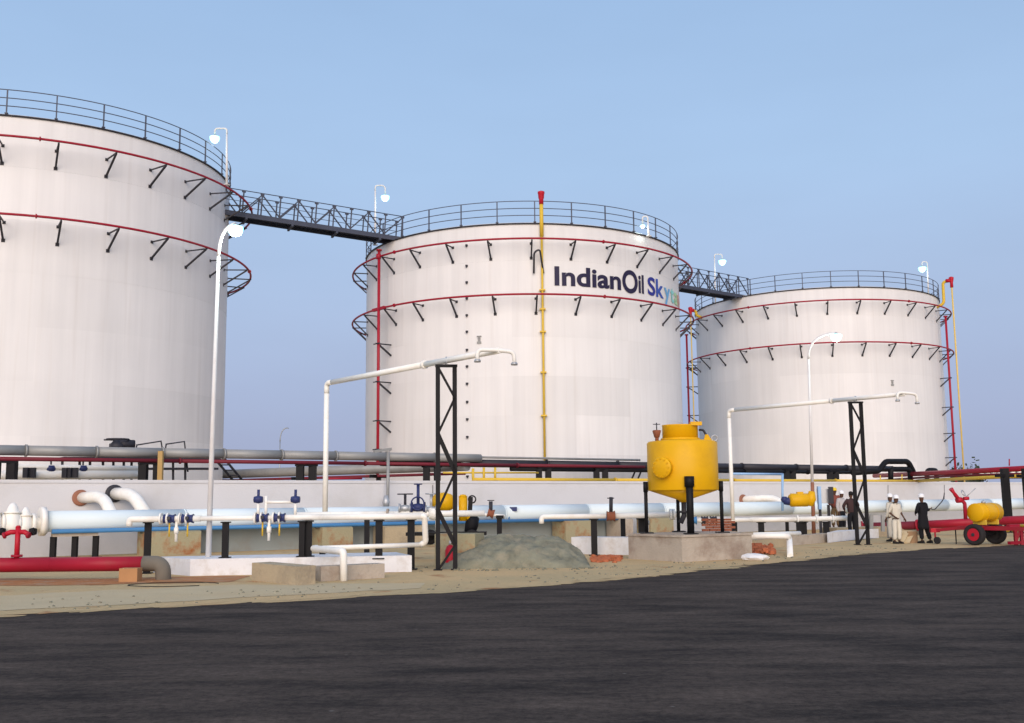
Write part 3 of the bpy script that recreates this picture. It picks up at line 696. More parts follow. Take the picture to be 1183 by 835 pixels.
# rack supports: double black posts on the wall side
def rack_support(px, label, w=.5, off=RO, zt=3.06, post=.27):
    c = online(px, 545, off); c.z = 0; t = thing('rack_support', label, 'pipe support', c, 'black double posts carrying the rack pipes')
    for sg in (-1, 1):
        q = c + WD * sg * w / 2
        MB().beam(q, q + UP * (zt - .1), post, post, V((0, 1, 0))).build('leg', M['black'], t)
    MB().beam(c - WD * (w / 2 + .16) + UP * (zt - .05), c + WD * (w / 2 + .16) + UP * (zt - .05), .26, .1).build('cross_beam', M['black'], t)
for px, lab in ((4, 'black double post under the rack at the left edge of the picture'), (174, 'black double post under the rack behind the two white wall elbows'),
                (354, 'black double post under the rack just left of the tall white riser'), (499, 'black double post under the rack beside the lattice tower head'),
                (628, 'black double post under the rack below the yellow tank pipe'), (694, 'black double post under the rack left of the yellow vessel'),
                (912, 'black double post under the rack left of the right street lamp'), (962, 'black double post under the rack right of the right street lamp')):
    rack_support(px, lab)
# black arch over the wall at the right
def arch(pts, r, label, m='black'):
    P = [online(x, y, -1.0) for x, y in pts]; solo('pipe_arch', MB().tube(fillet(P, .25), r, 10), M[m], label, 'pipe', (P[0] + P[-1]) / 2)
arch([(985, 546), (1015, 544), (1023, 533), (1049, 533), (1055, 545)], .16, 'black pipe arch rising over the rack behind the workers in white')
arch([(1029, 556), (1029, 542), (1051, 542), (1052, 556)], .15, 'small black pipe hoop under the black arch')
arch([(1071, 556), (1071, 543), (1082, 543), (1082, 556)], .14, 'small black pipe hoop right of the black arch')

# red and yellow pipes coming over the wall towards the right
rp = thing('red_overhead_pipe', 'red overhead pipe passing in front of the right tank foot', 'pipe', at(1100, 546, 55))
A = at(1010, 549.5, 66); B = at(1250, 537.5, 45); A.z = B.z = 2.9
A = at(1010, 549.5, 66)
MB().tube([A, at(1100, 545.5, 55), at(1260, 537, 44)], .13, 12).build('pipe', M['red'], rp)
MB().tube([A - UP * .3, at(1100, 549.5, 55), at(1260, 545, 44)], .06, 10).build('lower_pipe', M['dred'], rp)
MB().tube([at(1166, 538, 49), at(1166, 530, 49)], .03, 8).build('vent', M['red'], rp)
yp = thing('yellow_overhead_pipe', 'yellow overhead pipe crossing the black posts at the right edge', 'pipe', at(1120, 552, 53))
MB().tube([wl(xw(1060, -.1), -.1, 2.46), at(1120, 552.5, 53), at(1260, 546, 44)], .085, 12).build('pipe', M['lyellow'], yp)
for px, Yd, lab in ((1161, 46.5, 'tall black post under the overhead pipes behind the yellow drum trailer'), (1186, 45, 'tall black post at the right edge under the overhead pipes')):
    b = at(px + 4, 600, Yd); t_ = at(px - 1, 541, Yd); b.z = 0
    o = thing('rack_post', lab, 'post', b, 'tall black posts at the right')
    MB().beam(b, t_, .28, .28, V((0, 1, 0))).build('post', M['black'], o); MB().box((b.x, b.y, .03), (.5, .5, .06)).build('base_plate', M['black'], o)
    MB().beam(t_ - V((.5, .35, .32)), t_ + V((.5, .35, -.32)), .2, .12).build('cross_arm', M['black'], o)
for px, y0, y1 in ((1017, 549, 556), (1042, 548, 556)):
    a = online(px, y0, -.1); solo('yellow_dropper', MB().tube([a, online(px, y1, -.1)], .03, 6), M['lyellow'], 'thin yellow dropper above the two workers in white, %s of the black hoop' % ('left' if px < 1030 else 'inside'), 'pipe', a, 'yellow droppers')

# manifold pipes seen between wall and rack at the left
mf = thing('valve_manifold', 'white pipes with blue valves seen over the wall at the left', 'pipework', online(90, 550, -3))
def mw(px, py, off=-3.): return online(px, py, off)
MB().tube([mw(-20, 549), mw(160, 548)], .16, 12).build('lower_pipe', M['white'], mf)
MB().tube([mw(8, 539), mw(168, 541)], .09, 10).build('upper_pipe', M['white'], mf)
for px in (17, 60, 97):
    MB().tube([mw(px, 538), mw(px, 553)], .08, 8).build('dropper', M['white'], mf)
for px in (59, 96):
    v = MB().lathe([(.12, -.1), (.17, 0), (.12, .1)], mw(px, 541), 10).build('valve', M['dblue'], mf)
    MB().tube([mw(px, 541), mw(px, 531)], .03, 6).build('valve_stem', M['steel'], v); MB().disc_ring(mw(px, 531), UP, .2, .03).build('handwheel', M['dblue'], v)
for i, px in enumerate((30, 38, 75, 80, 87)):
    MB().box(mw(px, 546, -2.6), (.16, .16, .34)).build('actuator', M['steel'], mf)
# steel platform and stairs behind the wall
pl = thing('access_platform', 'dark steel access platform with handrails beyond the wall at the left', 'platform', online(130, 540, -4.5))
def pw(px, py, off=-4.5): return online(px, py, off)
MB().beam(pw(70, 530), pw(250, 530), 1.0, .12).build('deck', M['steel'], pl)
MB().beam(pw(70, 541.5), pw(250, 541.5), .5, .08).build('lower_deck', M['steel'], pl)
for px in (72, 92, 104, 119, 131, 143, 152, 166, 178, 200, 214):
    MB().beam(pw(px, 556), pw(px, 528), .07, .07, V((0, 1, 0))).build('leg', M['steel'], pl)
for pts in ([(125, 527), (127, 513), (152, 511), (154, 525)], [(156, 527), (158, 514), (186, 509.5), (189, 527)], [(190, 527), (192, 513), (213, 510), (217, 545)]):
    MB().tube([pw(*p) for p in pts], .035, 6).build('handrail', M['steel'], pl)
st = MB()
for o in (0, 9): st.tube([pw(246 + o, 527), pw(268 + o, 555)], .05, 6)
sr = MB().tube([pw(246, 527), pw(270, 556)], .05, 6).build('stair_rail', M['steel'], pl); MB().tube([pw(257, 527), pw(281, 556)], .05, 6).build('stair_rail', M['steel'], pl)
for i in range(5): MB().beam(pw(249 + 5 * i, 531 + 6 * i), pw(260 + 5 * i, 531 + 6 * i), .25, .04).build('tread', M['steel'], pl)
vv = thing('gate_valve', 'dark gate valve with a flat handwheel above the grey rack pipe', 'valve', online(135, 516, -2.2))
MB().lathe([(.28, 0), (.22, .16), (.1, .3), (.06, .36)], online(135, 518, -2.2), 12).build('body', M['steel'], vv)
MB().disc_ring(online(136, 507.5, -2.2), UP, .36, .035, 20).build('handwheel', M['steel'], vv)
MB().beam(online(120, 508, -2.2), online(150, 508, -2.2), .05, .05).build('spoke', M['steel'], vv)
MB().lathe([(.16, -.3), (.16, .3)], online(145, 513, -2.2), 10, WD).build('gearbox', M['steel'], vv)
solo('yellow_post', MB().beam(online(185, 556, -.8), online(186, 521, -.8), .16, .16, V((0, 1, 0))), mat('tan_post_paint', (0.42, 0.27, 0.10), 0.6), 'tan post above the wall right of the two white elbows', 'post', online(185, 556, -.8))
for px, py0, py1, lab in ((735, 548, 559, 'left'), (742, 548, 559, 'right')):
    solo('slanted_brace', MB().beam(online(px - 7 + 0, 558, -2), online(px, 541, -2), .06, .06), M['steel'], '%s thin slanted brace above the wall just left of the yellow vessel' % lab, 'brace', online(px, 550, -2), 'slanted braces')

# far things beyond the wall at the right edge
fr = thing('far_pipe_rack', 'far dark pipe rack with white pipes beyond the wall at the right edge', 'pipe rack', at(1140, 552, 95))
fa, fb = at(1075, 548, 100), at(1260, 546, 90)
MB().beam(fa, fb, .8, .9).build('trough', M['steel'], fr)
for i, px in enumerate((1084, 1092, 1099, 1106, 1113, 1120, 1134, 1141, 1148, 1155, 1170, 1178)):
    MB().box(at(px, 546.5, 94 - i * .4), (.34, .3, .5)).build('fitting', M['white'], fr)
for px in (1090, 1125, 1160, 1195): q = at(px, 556, 95); MB().beam((q.x, q.y, 0), q, .25, .25, V((0, 1, 0))).build('leg', M['steel'], fr)
def shrub(px, py, Yd, w, h, lab, seed):
    c = at(px, py, Yd); b = MB(); rn = random.Random(seed); c0 = V((c.x, c.y, 0))
    tp = c.z; t = thing('tree', lab, 'tree', c0, 'far dark trees on the skyline'); 
    MB().tube([c0, c0 + UP * (tp - h * .6)], [.18, .1], 8).build('trunk', M['rustpole'], t)
    for i in range(420):
        u = V((rn.gauss(0, .38), rn.gauss(0, .38), rn.gauss(0, .34))); p = c0 + UP * (tp - h * .45) + V((u.x * w, u.y * w, u.z * h)); s_ = rn.uniform(.12, .3)
        e1 = V((rn.gauss(0, 1), rn.gauss(0, 1), rn.gauss(0, 1))).normalized() * s_; e2 = V((rn.gauss(0, 1), rn.gauss(0, 1), rn.gauss(0, 1))).normalized() * s_
        b.add([p - e1, p + e2, p + e1, p - e2], [(0, 1, 2, 3)])
    b.build('crown', M['foliage'], t)
shrub(1110, 546, 118, 1.4, 2.6, 'low dark tree top on the skyline right of the farthest tank pipes', 2)
shrub(1125, 544, 121, 1.2, 2.2, 'second dark tree top on the skyline, nearer the right edge', 5)

# ------------------------------------------------------------------ red firewater pipeline and hydrant at the left
a, b = gnd(-60, 672), gnd(167, 671); ZR = .34; yR = 22.9
t = thing('firewater_pipeline', 'thick red pipeline low over the ground at the left edge', 'pipeline', (-9, yR, 0))
e = at(166, 651, yR); e.z = ZR
MB().tube([(-22, yR + .1, ZR), (-13.6, yR + .02, ZR)], .155, 20).build('pipe_section', M['red'], t)
MB().tube([(-13.6, yR + .02, ZR), (-9.9, yR, ZR)], .155, 20).build('pipe_section', M['red'], t)
MB().tube([(-9.9, yR, ZR), e], .155, 20).build('pipe_section', M['red'], t)
MB().tube(fillet([e, e + V((.42, -.02, .0)), e + V((.46, -.03, -.75))], .4, 8), .165, 18).build('elbow', mat('weathered_grey_pipe', (0.17, 0.15, 0.12), 0.8, var=.3), t)
h = thing('fire_hydrant', 'red hydrant with two side outlets rising from the red pipeline', 'hydrant', (e.x - 2.72, yR, ZR))
hx = at(19.5, 640, yR).x; z1 = at(20, 609, yR).z; zo = at(20, 614.5, yR).z
MB().tube([(hx, yR, ZR + .1), (hx, yR, z1)], .055, 14).lathe([(.06, 0), (.03, .04)], (hx, yR, z1), 12).build('standpipe', M['bred'], h)
MB().lathe([(.12, -.025), (.12, .025)], (hx, yR, ZR + .19), 14).build('flange', M['red'], h)
for sg in (-1, 1):
    o = MB().tube([(hx, yR, zo), (hx + sg * .15, yR - .02, zo), (hx + sg * .25, yR - .06, zo - .05)], [.05, .055, .05], 12).build('outlet', M['bred'], h)
    MB().lathe([(.06, -.03), (.075, 0), (.06, .03)], (hx + sg * .26, yR - .07, zo - .07), 10, V((sg * .8, -.2, -.3))).build('outlet_cap', M['red'], o)
    MB().disc_ring((hx + sg * .33, yR, zo + .01), V((1, 0, 0)), .07, .015, 12).build('outlet_wheel', M['black'], o)
bl = V((at(149, 661, 22.3).x, 22.4, 0)); solo('block', MB().box(bl + UP * .14, (.38, .3, .28)), mat('orange_tan_block', (0.42, 0.22, 0.10), 0.9, var=.2), 'orange tan block on the soil under the end of the red pipeline', 'block', bl)
# white valves at the left end of the header
vv = thing('white_valve_cluster', 'cluster of white painted valves and flanges at the left end of the pale pipeline', 'valve', online(30, 600, HO))
yq = online(30, 600, HO).y
MB().tube([online(-30, 603, HO), online(56, 606, HO)], .21, 14).build('pipe', M['white'], vv)
for px, py, r_, h_ in ((14, 603, .25, .46), (29, 604, .20, .36), (-8, 603, .24, .44)):
    p = online(px, py, HO + .1); bd = MB().lathe([(r_, -.28), (r_ * 1.1, -.1), (r_, .1), (r_ * .75, h_ * .6), (r_ * .5, h_), (r_ * .2, h_ + .1)], p, 16).build('valve_body', M['white'], vv)
    MB().lathe([(r_ * .95, 0), (r_ * .95, .05)], p + UP * h_ * .55, 16).build('bonnet_flange', M['white'], bd)
for px in (3, 21, 38, 52):
    MB().lathe([(.31, -.05), (.31, .05)], online(px, 605, HO), 16, WD).build('flange', M['white'], vv)
for px in (2, 38): MB().lathe([(.09, -.1), (.12, 0), (.09, .1)], online(px, 614, HO + .4), 10, WD).build('drain_cock', M['black'], vv)

# ------------------------------------------------------------------ white plinths, concrete kerbs, gravel
def block(name, corners, z, m, label, cat, loc=None, z0=0):
    b = [V((*c, z0)) for c in corners]; o = MB().hull(b, [p + UP * (z - z0) for p in b])
    c = sum(b, V()) / len(b); return solo(name, o, m, label, cat, c if loc is None else loc)
g2 = lambda x, y: (gnd(x, y).x, gnd(x, y).y)
block('white_plinth', [(-8.5, 25.2), (-7.25, 23.95), (-2.35, 24.6), (-2.9, 26.3)], .37, M['kerb'], 'long low white plinth under the black pipe posts at the left', 'plinth')
k = thing('concrete_kerb', 'long tan concrete kerb at the roadside in front of the white plinth', 'kerb', (-5, 21.7, 0))
MB().hull([V((*c, 0)) for c in ((-5.5, 22.45), (-4.25, 20.95), (-3.95, 21.3), (-5.2, 22.8))], [V((*c, .36)) for c in ((-5.5, 22.45), (-4.25, 20.95), (-3.95, 21.3), (-5.2, 22.8))]).build('kerb_stone', M['conc'], k)
cc = ((-3.9, 21.55), (-2.75, 22.3), (-3.1, 23.1), (-4.3, 22.3)); cc = ((-3.95, 21.9), (-2.75, 22.75), (-2.95, 23.05), (-4.15, 22.2))
MB().hull([V((*c, 0)) for c in cc], [V((*c, .30)) for c in cc]).build('kerb_stone', M['gconc'], k)
block('white_kerb', [(1.72, 31.9), (3.35, 31.0), (3.7, 31.6), (2.05, 32.5)], .50, M['kerb'], 'white painted concrete block right of the gravel mound, left of the vessel plinth', 'block')
block('white_kerb', [g2(956, 627), g2(1001, 622), (14.3, 41.8), (12.3, 40.5)], .36, M['kerb'], 'white painted concrete block below the workers by the right lattice tower', 'block')
block('tan_bank', [(12.9, 42.5), (17.5, 45.3), (17.2, 46.3), (12.6, 43.5)], .38, M['conc'], 'low tan concrete ledge behind the workers in white', 'ledge')
pc = [V((4.3, 27.3, 0)), V((4.3, 27.3, 0)) + WD * 2.55, V((4.3, 27.3, 0)) + WD * 2.55 - WN * 2.1, V((4.3, 27.3, 0)) - WN * 2.1]
pp = thing('vessel_plinth', 'weathered grey concrete plinth carrying the yellow vessel', 'plinth', sum(pc, V()) / 4)
MB().hull(pc, [p + UP * .62 for p in pc]).build('plinth_body', M['gconc'], pp)
e1 = 1.03; cp = sum(pc, V()) / 4
MB().hull([cp + (p - cp) * e1 + UP * .622 for p in pc], [cp + (p - cp) * e1 + UP * .68 for p in pc]).build('plinth_cap', M['gconc'], pp)
block('earth_block', [(-1.95, 26.3), (-.95, 26.15), (-.75, 26.9), (-1.9, 27.1)], .80, M['stain'], 'rust brown block of packed earth behind the fire extinguisher, left of the gravel mound', 'earth block')
# gravel mound
gm = MB(); nx, ny = 90, 60; rn = random.Random(11); X0, X1, Y0, Y1 = -1.75, 1.85, 25.4, 29.2
from mathutils import noise as mn
for j in range(ny + 1):
    for i in range(nx + 1):
        u, v_ = i / nx, j / ny; x = X0 + (X1 - X0) * u; y = Y0 + (Y1 - Y0) * v_
        e_ = 1 - ((2 * u - 1) ** 2) ** 1.1; f_ = 1 - ((2 * v_ - 1) ** 2) ** 1.3
        hgt = .86 * max(e_, 0) ** .55 * max(f_, 0) ** .6
        hgt *= .84 + .26 * mn.noise(V((x * 1.3, y * 1.3, 2))); hgt += .06 * mn.noise(V((x * 5, y * 5, 5))) * (hgt > .04)+ .04 * mn.noise(V((x * 13, y * 13, 8))) * (hgt > .04)
        gm.v.append(V((x, y, max(hgt, -.02) - .02)))
for j in range(ny):
    for i in range(nx): a = j * (nx + 1) + i; gm.f.append((a, a + 1, a + nx + 2, a + nx + 1)); gm.smooth.append(True)
solo('gravel_mound', gm, M['gravel'], 'grey green heap of gravel beside the left lattice tower', 'gravel heap', (0, 27.2, 0))
st = MB()
for i in range(900):
    x = rn.gauss(0, 1.2); y = 25.2 + rn.uniform(-.6, 1.0); s_ = rn.uniform(.012, .045)
    if rn.random() < .6:
        x = rn.uniform(-11, 12); y = edge_y(x) + rn.uniform(.25, 3.0); s_ *= .75
    if mn.noise(V((x * .7, y * .9, 3))) < .02 and i % 6: continue
    st.blob((x, y, s_ * .3), (s_, s_ * rn.uniform(.7, 1.2), s_ * .7), i, .3, 6)
o = solo('loose_stones', st, M['gravel'], 'loose stones scattered on the verge between the kerbs and the road', 'stones', (0, 25, 0)); o['kind'] = 'stuff'
st = MB()
for i in range(70):
    c = gnd(rn.uniform(866, 893), rn.uniform(633, 641)); s_ = rn.uniform(.05, .13); st.blob((c.x, c.y, s_ * .5 + rn.uniform(0, .08)), (s_, s_, s_ * .7), i, .35, 6)
o = solo('brick_rubble', st, M['orange'], 'small heap of orange brick rubble by the road, right of the vessel plinth', 'rubble', gnd(880, 638)); o['kind'] = 'stuff'
c = gnd(872, 647); solo('white_sack', MB().blob(c + UP * .07, (.36, .2, .11), 4, .12, 12), M['sack'], 'flat white sack lying at the road edge right of the vessel plinth', 'sack', c)
st = MB()
for i in range(60):
    c = gnd(rn.uniform(683, 718), rn.uniform(643, 650)); s_ = rn.uniform(.04, .1); st.blob((c.x, c.y, s_ * .4), (s_ * 1.3, s_, s_ * .6), i, .35, 6)
o = solo('brick_rubble', st, M['orange'], 'scatter of orange brick rubble at the foot of the white block left of the plinth', 'rubble', gnd(700, 647)); o['kind'] = 'stuff'
# low brick wall right of the plinth, built brick by brick
bw2 = thing('brick_pier', 'low red brick pier behind the yellow vessel plinth', 'pier', at(828, 612, 33.5))
bm_ = MB().box((0, 0, 0), (.22, .1, .07)); bme = bm_.mesh('brick'); c0 = at(815, 612, 33.5); c0.z = .62
block_l = at(850, 612, 33.5).x - c0.x
for r_ in range(5):
    for i in range(4):
        o = link('brick', bme, M['brick'], bw2); o.location = c0 + V(((i + .5 * (r_ % 2)) * .235, rn.uniform(-.01, .01), r_ * .08)) - bw2.location
MB().box(c0 + V((.45, .02, -.36)), (1.05, .3, .62)).build('footing', M['gconc'], bw2)
pb = thing('brick_stub', 'broken red brick corner at the right end of the vessel plinth', 'brickwork', gnd(866, 640))
for r_ in range(5):
    for i in range(2 - (r_ > 3)):
        o = link('brick', bme, M['brick'], pb); o.location = V(((i + .5 * (r_ % 2)) * .235 - .1, rn.uniform(-.02, .02), .04 + r_ * .08))

# ------------------------------------------------------------------ black pipe posts and the white product pipes
def post(px, Yd, z0, z1, lab, wdt=.13):
    p = at(px, 600, Yd); t = thing('pipe_post', lab, 'post', (p.x, p.y, z0), 'black posts under the white pipes')
    MB().beam((p.x, p.y, z0), (p.x, p.y, z1 - .03), wdt, wdt, V((0, 1, 0))).build('shaft', M['black'], t)
    MB().box((p.x, p.y, z1 - .015), (wdt * 1.5, wdt * 1.5, .03)).build('saddle_plate', M['black'], t)
    MB().box((p.x, p.y, z0 + .012), (wdt * 1.8, wdt * 1.8, .024)).build('foot_plate', M['black'], t)
ZP = 1.26; YA = 24.55; RA = .072
post(171.5, 24.9, 0, ZP - RA, 'black pipe post behind the elbow that ends the red pipeline')
post(261, 24.3, .37, ZP - RA, 'black pipe post right of the left street lamp, alone on the white plinth')
post(349.5, 24.4, .37, ZP - RA, 'left post of the close black pair behind the tan kerb'); post(357, 24.5, .37, ZP - RA, 'right post of the close black pair behind the tan kerb')
post(424, 28.4, 0, ZP - .06, 'black pipe post farther back in the middle group of three'); post(438, 24.6, .3, ZP - RA, 'black pipe post nearest in the middle group of three', .15)
post(475, 25.4, 0, ZP - RA, 'black pipe post just left of the left lattice tower', .16)
post(373, 25.6, .2, .5, 'short black stub post under the bend of the low white pipe')

def flanged_valve(parent, p, ax, s, body, wheel, stem=.35, wr=.12, upv=UP):
    v = MB().lathe([(s, -s * 1.3), (s, -s * .95), (s * .62, -s * .9), (s * .8, 0), (s * .62, s * .9), (s, s * .95), (s, s * 1.3)], p, 14, ax).build('valve', body, parent)
    if stem:
        MB().tube([p, p + upv * stem], s * .28, 8).build('valve_stem', wheel, v)
        MB().disc_ring(p + upv * stem, upv, wr, .018, 16).beam(p + upv * stem - V((wr, 0, 0)), p + upv * stem + V((wr, 0, 0)), .02, .02).build('handwheel', wheel, v)
    return v
EX = V((1, 0, 0))
pa = thing('product_pipe', 'white pipe with blue valves across the left, held on black posts', 'pipeline', at(150, 600, YA))
ya = lambda px: V((at(px, 600, YA).x, YA, ZP))
a0 = ya(149.5)
MB().tube(fillet([a0 + UP * -.16, a0, ya(190)], .1), RA, 14).build('pipe_section', M['white'], pa)
for s0, s1 in ((190, 232), (232, 320), (320, 372), (372, 487)): MB().tube([ya(s0), ya(s1)], RA * (.8 if s0 in (232,) else 1), 14).build('pipe_section', M['white'], pa)
for px in (188, 196, 210, 218, 297, 304, 318, 325):
    MB().lathe([(RA * 1.9, -.02), (RA * 1.9, .02)], ya(px - 2), 14, EX).build('flange', M['white'], pa)
for px in (196, 217, 303.5, 323):
    v = MB().lathe([(.11, -.13), (.085, -.07), (.10, 0), (.085, .07), (.11, .13)], ya(px), 14, EX).build('valve', M['dblue'], pa)
    MB().beam(ya(px), ya(px) + V((.02, -.16, .02)), .07, .07).build('handle', M['steel'], v)
    c = ya(px) - UP * .09; MB().tube([c, c - UP * .32], .02, 8).build('drain_tube', M['lyellow'], v)
for px in (204, 311): 
    c = ya(px); MB().tube([c, c - UP * .52], .035, 8).lathe([(.055, -.34), (.055, -.2)], c, 8).build('drip_leg', M['white'], pa)
for px in (298, 341):
    c = ya(px); zt = at(px, 577, YA).z
    MB().tube([c + UP * .05, V((c.x, c.y, zt - .1))], .035, 10).build('branch', M['white'], pa)
    v = MB().lathe([(.07, -.1), (.09, 0), (.07, .1)], (c.x, c.y, zt), 12, EX).build('valve', M['dblue'], pa)
    MB().tube([(c.x, c.y, zt), (c.x, c.y, zt + .23)], .032, 8).build('valve_stem', M['dblue'], v); MB().beam((c.x - .1, c.y, zt + .03), (c.x - .02, c.y, zt), .07, .09).build('gear_case', M['steel'], v)
MB().tube([ya(306) + UP * (at(306, 580, YA).z - ZP), ya(338) + UP * (at(338, 580, YA).z - ZP)], .035, 10).build('cross_pipe', M['white'], pa)
MB().tube([ya(307), ya(307) + UP * .5], .035, 10).build('branch', M['white'], pa)
MB().tube(fillet([ya(486), ya(490.5), ya(490.5) + UP * -.6 + V((0, .3, 0)), ya(472) + V((.25, .35, -.66))], .14), RA * .95, 14).build('down_bend', M['white'], pa)

lp = thing('low_white_pipe', 'low white pipe bending down to the ground behind the tan kerb', 'pipe', gnd(397, 665))
Q = [V((at(486, 628, YA + .35).x, YA + .35, .60)), gnd(362, 633.5, .58), gnd(392, 636.5, .60), gnd(397.5, 642, .6)]
Q[3] = V((Q[2].x + .09, Q[2].y - .08, .6))
MB().tube([Q[0], Q[1].lerp(Q[0], .04)], .055, 12).build('long_run', M['white'], lp)
MB().tube(fillet([Q[1].lerp(Q[0], .04), Q[1], Q[2], V((Q[2].x + .1, Q[2].y - .1, .6)), V((Q[2].x + .12, Q[2].y - .12, 0))], .16), .075, 12).build('bend_leg', M['white'], lp)

# second pipe with the pump
pbp = thing('pump_pipe', 'white pipe behind the first, running to the yellow pump', 'pipeline', at(376, 600, 28.4))
yb2 = lambda px, z=1.27: V((at(px, 600, 28.4).x, 28.4, z))
MB().tube([yb2(340), yb2(455)], .085, 14).build('pipe_section', M['white'], pbp)
MB().tube([yb2(455), yb2(560)], .085, 14).build('pipe_section', M['white'], pbp)
MB().lathe([(.15, -.03), (.15, .03)], yb2(448), 14, EX).build('flange', M['gconc'], pbp)
flanged_valve(pbp, yb2(468, 1.42), EX, .13, M['galv'], M['steel'], .38, .2)
flanged_valve(pbp, yb2(483, 1.44), EX, .15, M['dblue'], M['dblue'], .62, .1)
v = MB().disc_ring(yb2(483, 1.55) + V((0, -.15, 0)), V((0, 1, 0)), .17, .02, 18).build('handwheel', M['dblue'], pbp)
flanged_valve(pbp, yb2(498, 1.38), EX, .12, M['galv'], M['galv'], .42, .14)
MB().lathe([(.14, -.12), (.17, 0), (.14, .12)], yb2(501), 12, EX).build('strainer', M['white'], pbp)
MB().tube([yb2(505, 1.2), yb2(505, .85)], .05, 10).build('drain', M['white'], pbp)

# yellow pump set on wheels
pm = thing('pump_trolley', 'yellow pump and engine on a small black wheeled trolley by the left tower', 'pump', at(520, 612, 29.3))
yc = lambda px, z, d=0: V((at(px, 600, 29.3 + d).x, 29.3 + d, z))
zc = lambda py: at(520, py, 29.3).z
MB().lathe([(0, -.3), (.18, -.29), (.26, -.22), (.27, .02), (.23, .2), (.12, .27), (0, .28)], yc(513, zc(580)), 20, V((.75, -.66, 0))).build('pump_drum', M['yellow'], pm)
MB().tube([yc(535, zc(602)), yc(535, zc(574))], .12, 16).lathe([(.13, 0), (.07, .06), (0, .07)], yc(535, zc(574)), 14).build('engine_column', M['yellow'], pm)
MB().lathe([(0, -.12), (.1, -.1), (.12, 0), (.1, .1), (0, .12)], yc(543, zc(597)), 12, V((0, 1, 0))).build('gear_housing', M['yellow'], pm)
MB().beam(yc(543, zc(590)), yc(544, zc(574)), .12, .1, V((0, 1, 0))).build('control_box', M['black'], pm)
MB().disc_ring(yc(545.5, zc(577)), V((0, 1, 0)), .1, .02, 14).build('steering_ring', M['black'], pm)
MB().lathe([(.06, -.26), (.16, -.22), (.19, 0), (.16, .22), (.06, .26)], yc(545, zc(606)), 14, V((.25, .1, 1))).build('air_cleaner', M['black'], pm)
for px, d_ in ((497, .25), (545, .3), (545, -.3)):
    w_ = MB().lathe([(.1, -.05), (.2, -.06), (.21, 0), (.2, .06), (.1, .05)], yc(px, .62, d_), 16, V((0, 1, 0))).build('wheel', M['tyre'], pm)
MB().beam(yc(470, .72), yc(562, .72), .6, .09).build('chassis', M['black'], pm)
for px in (476, 556): MB().beam(yc(px, 0), yc(px, .7), .1, .1, V((0, 1, 0))).build('stand', M['black'], pm)
# fire extinguisher behind the tower
fe = thing('fire_extinguisher', 'red fire extinguisher standing behind the foot of the left lattice tower', 'fire extinguisher', gnd(520, 655))
c = gnd(520, 656); c.z = 0
MB().lathe([(.115, 0), (.12, .03), (.12, .42), (.08, .52), (.035, .55)], c, 16).build('cylinder', M['bred'], fe)
MB().lathe([(.03, .55), (.03, .62), (.012, .64)], c, 10).beam(c + V((-.02, 0, .64)), c + V((.13, -.02, .66)), .03, .02).build('valve_head', M['galv'], fe)
MB().tube([c + V((.04, 0, .6)), c + V((.15, -.03, .45)), c + V((.14, -.04, .2))], .016, 6).build('hose', M['black'], fe)

# ------------------------------------------------------------------ overhead white loading pipes on lattice towers
def gantry(base, bend, mid, hookL, hookR, label, tip=.5, r=.075):
    (bx, by, bY), z = base, bend[2]
    p = at(bx, by, bY); q = gnd(bend[0], bend[1], z); p = V((q.x, q.y, p.z)); e_ = gnd(mid[0], mid[1], z)
    t = thing('overhead_pipe', label, 'pipe', (p.x, p.y, 0), 'overhead white pipes on lattice towers')
    MB().tube([p, q - UP * .3], r, 14).build('riser', M['white'], t)
    MB().tube(fillet([q - UP * .3, q, q + (e_ - q).normalized() * .3], .28, 7), r, 14).build('elbow', M['white'], t)
    MB().tube([q + (e_ - q).normalized() * .3, q.lerp(e_, .62)], r, 14).build('boom', M['white'], t)
    MB().tube([q.lerp(e_, .62), e_], r * .95, 14).build('boom', M['white'], t)
    MB().lathe([(r * 1.5, -.025), (r * 1.5, .025)], q.lerp(e_, .62), 14, (e_ - q)).build('joint_flange', M['white'], t)
    L = gnd(hookL[0], hookL[1], z + .05); R_ = gnd(hookR[0], hookR[1], z + .05)
    L = at(hookL[0], hookL[1], e_.y - .05); R_ = at(hookR[0], hookR[1], e_.y + .05)
    c = (L + R_) / 2
    hk = MB().tube(fillet([L - UP * hookL[2], L, c + UP * .02, R_, R_ - UP * hookR[2]], .13, 6), r * .62, 12).build('outlet_bar', M['white'], t)
    for q_ in (L - UP * hookL[2], R_ - UP * hookR[2]): MB().lathe([(r, -.02), (r, .03), (r * .6, .05)], q_, 12).build('nozzle', M['galv'], hk)
    return q, e_
G1 = gantry((376, 598, 28.4), (377.5, 442.5, 4.95), (578, 404.5), (551.5, 404, .26), (594, 406.5, .28), 'near white overhead pipe with two hooked outlets, on the left lattice tower')
G2 = gantry((843, 600, 41.5), (842, 474, 4.95), (1046, 455, ), (1036.5, 453.5, .27), (1059, 455.5, .3), 'farther white overhead pipe with hooked outlets, on the right lattice tower')
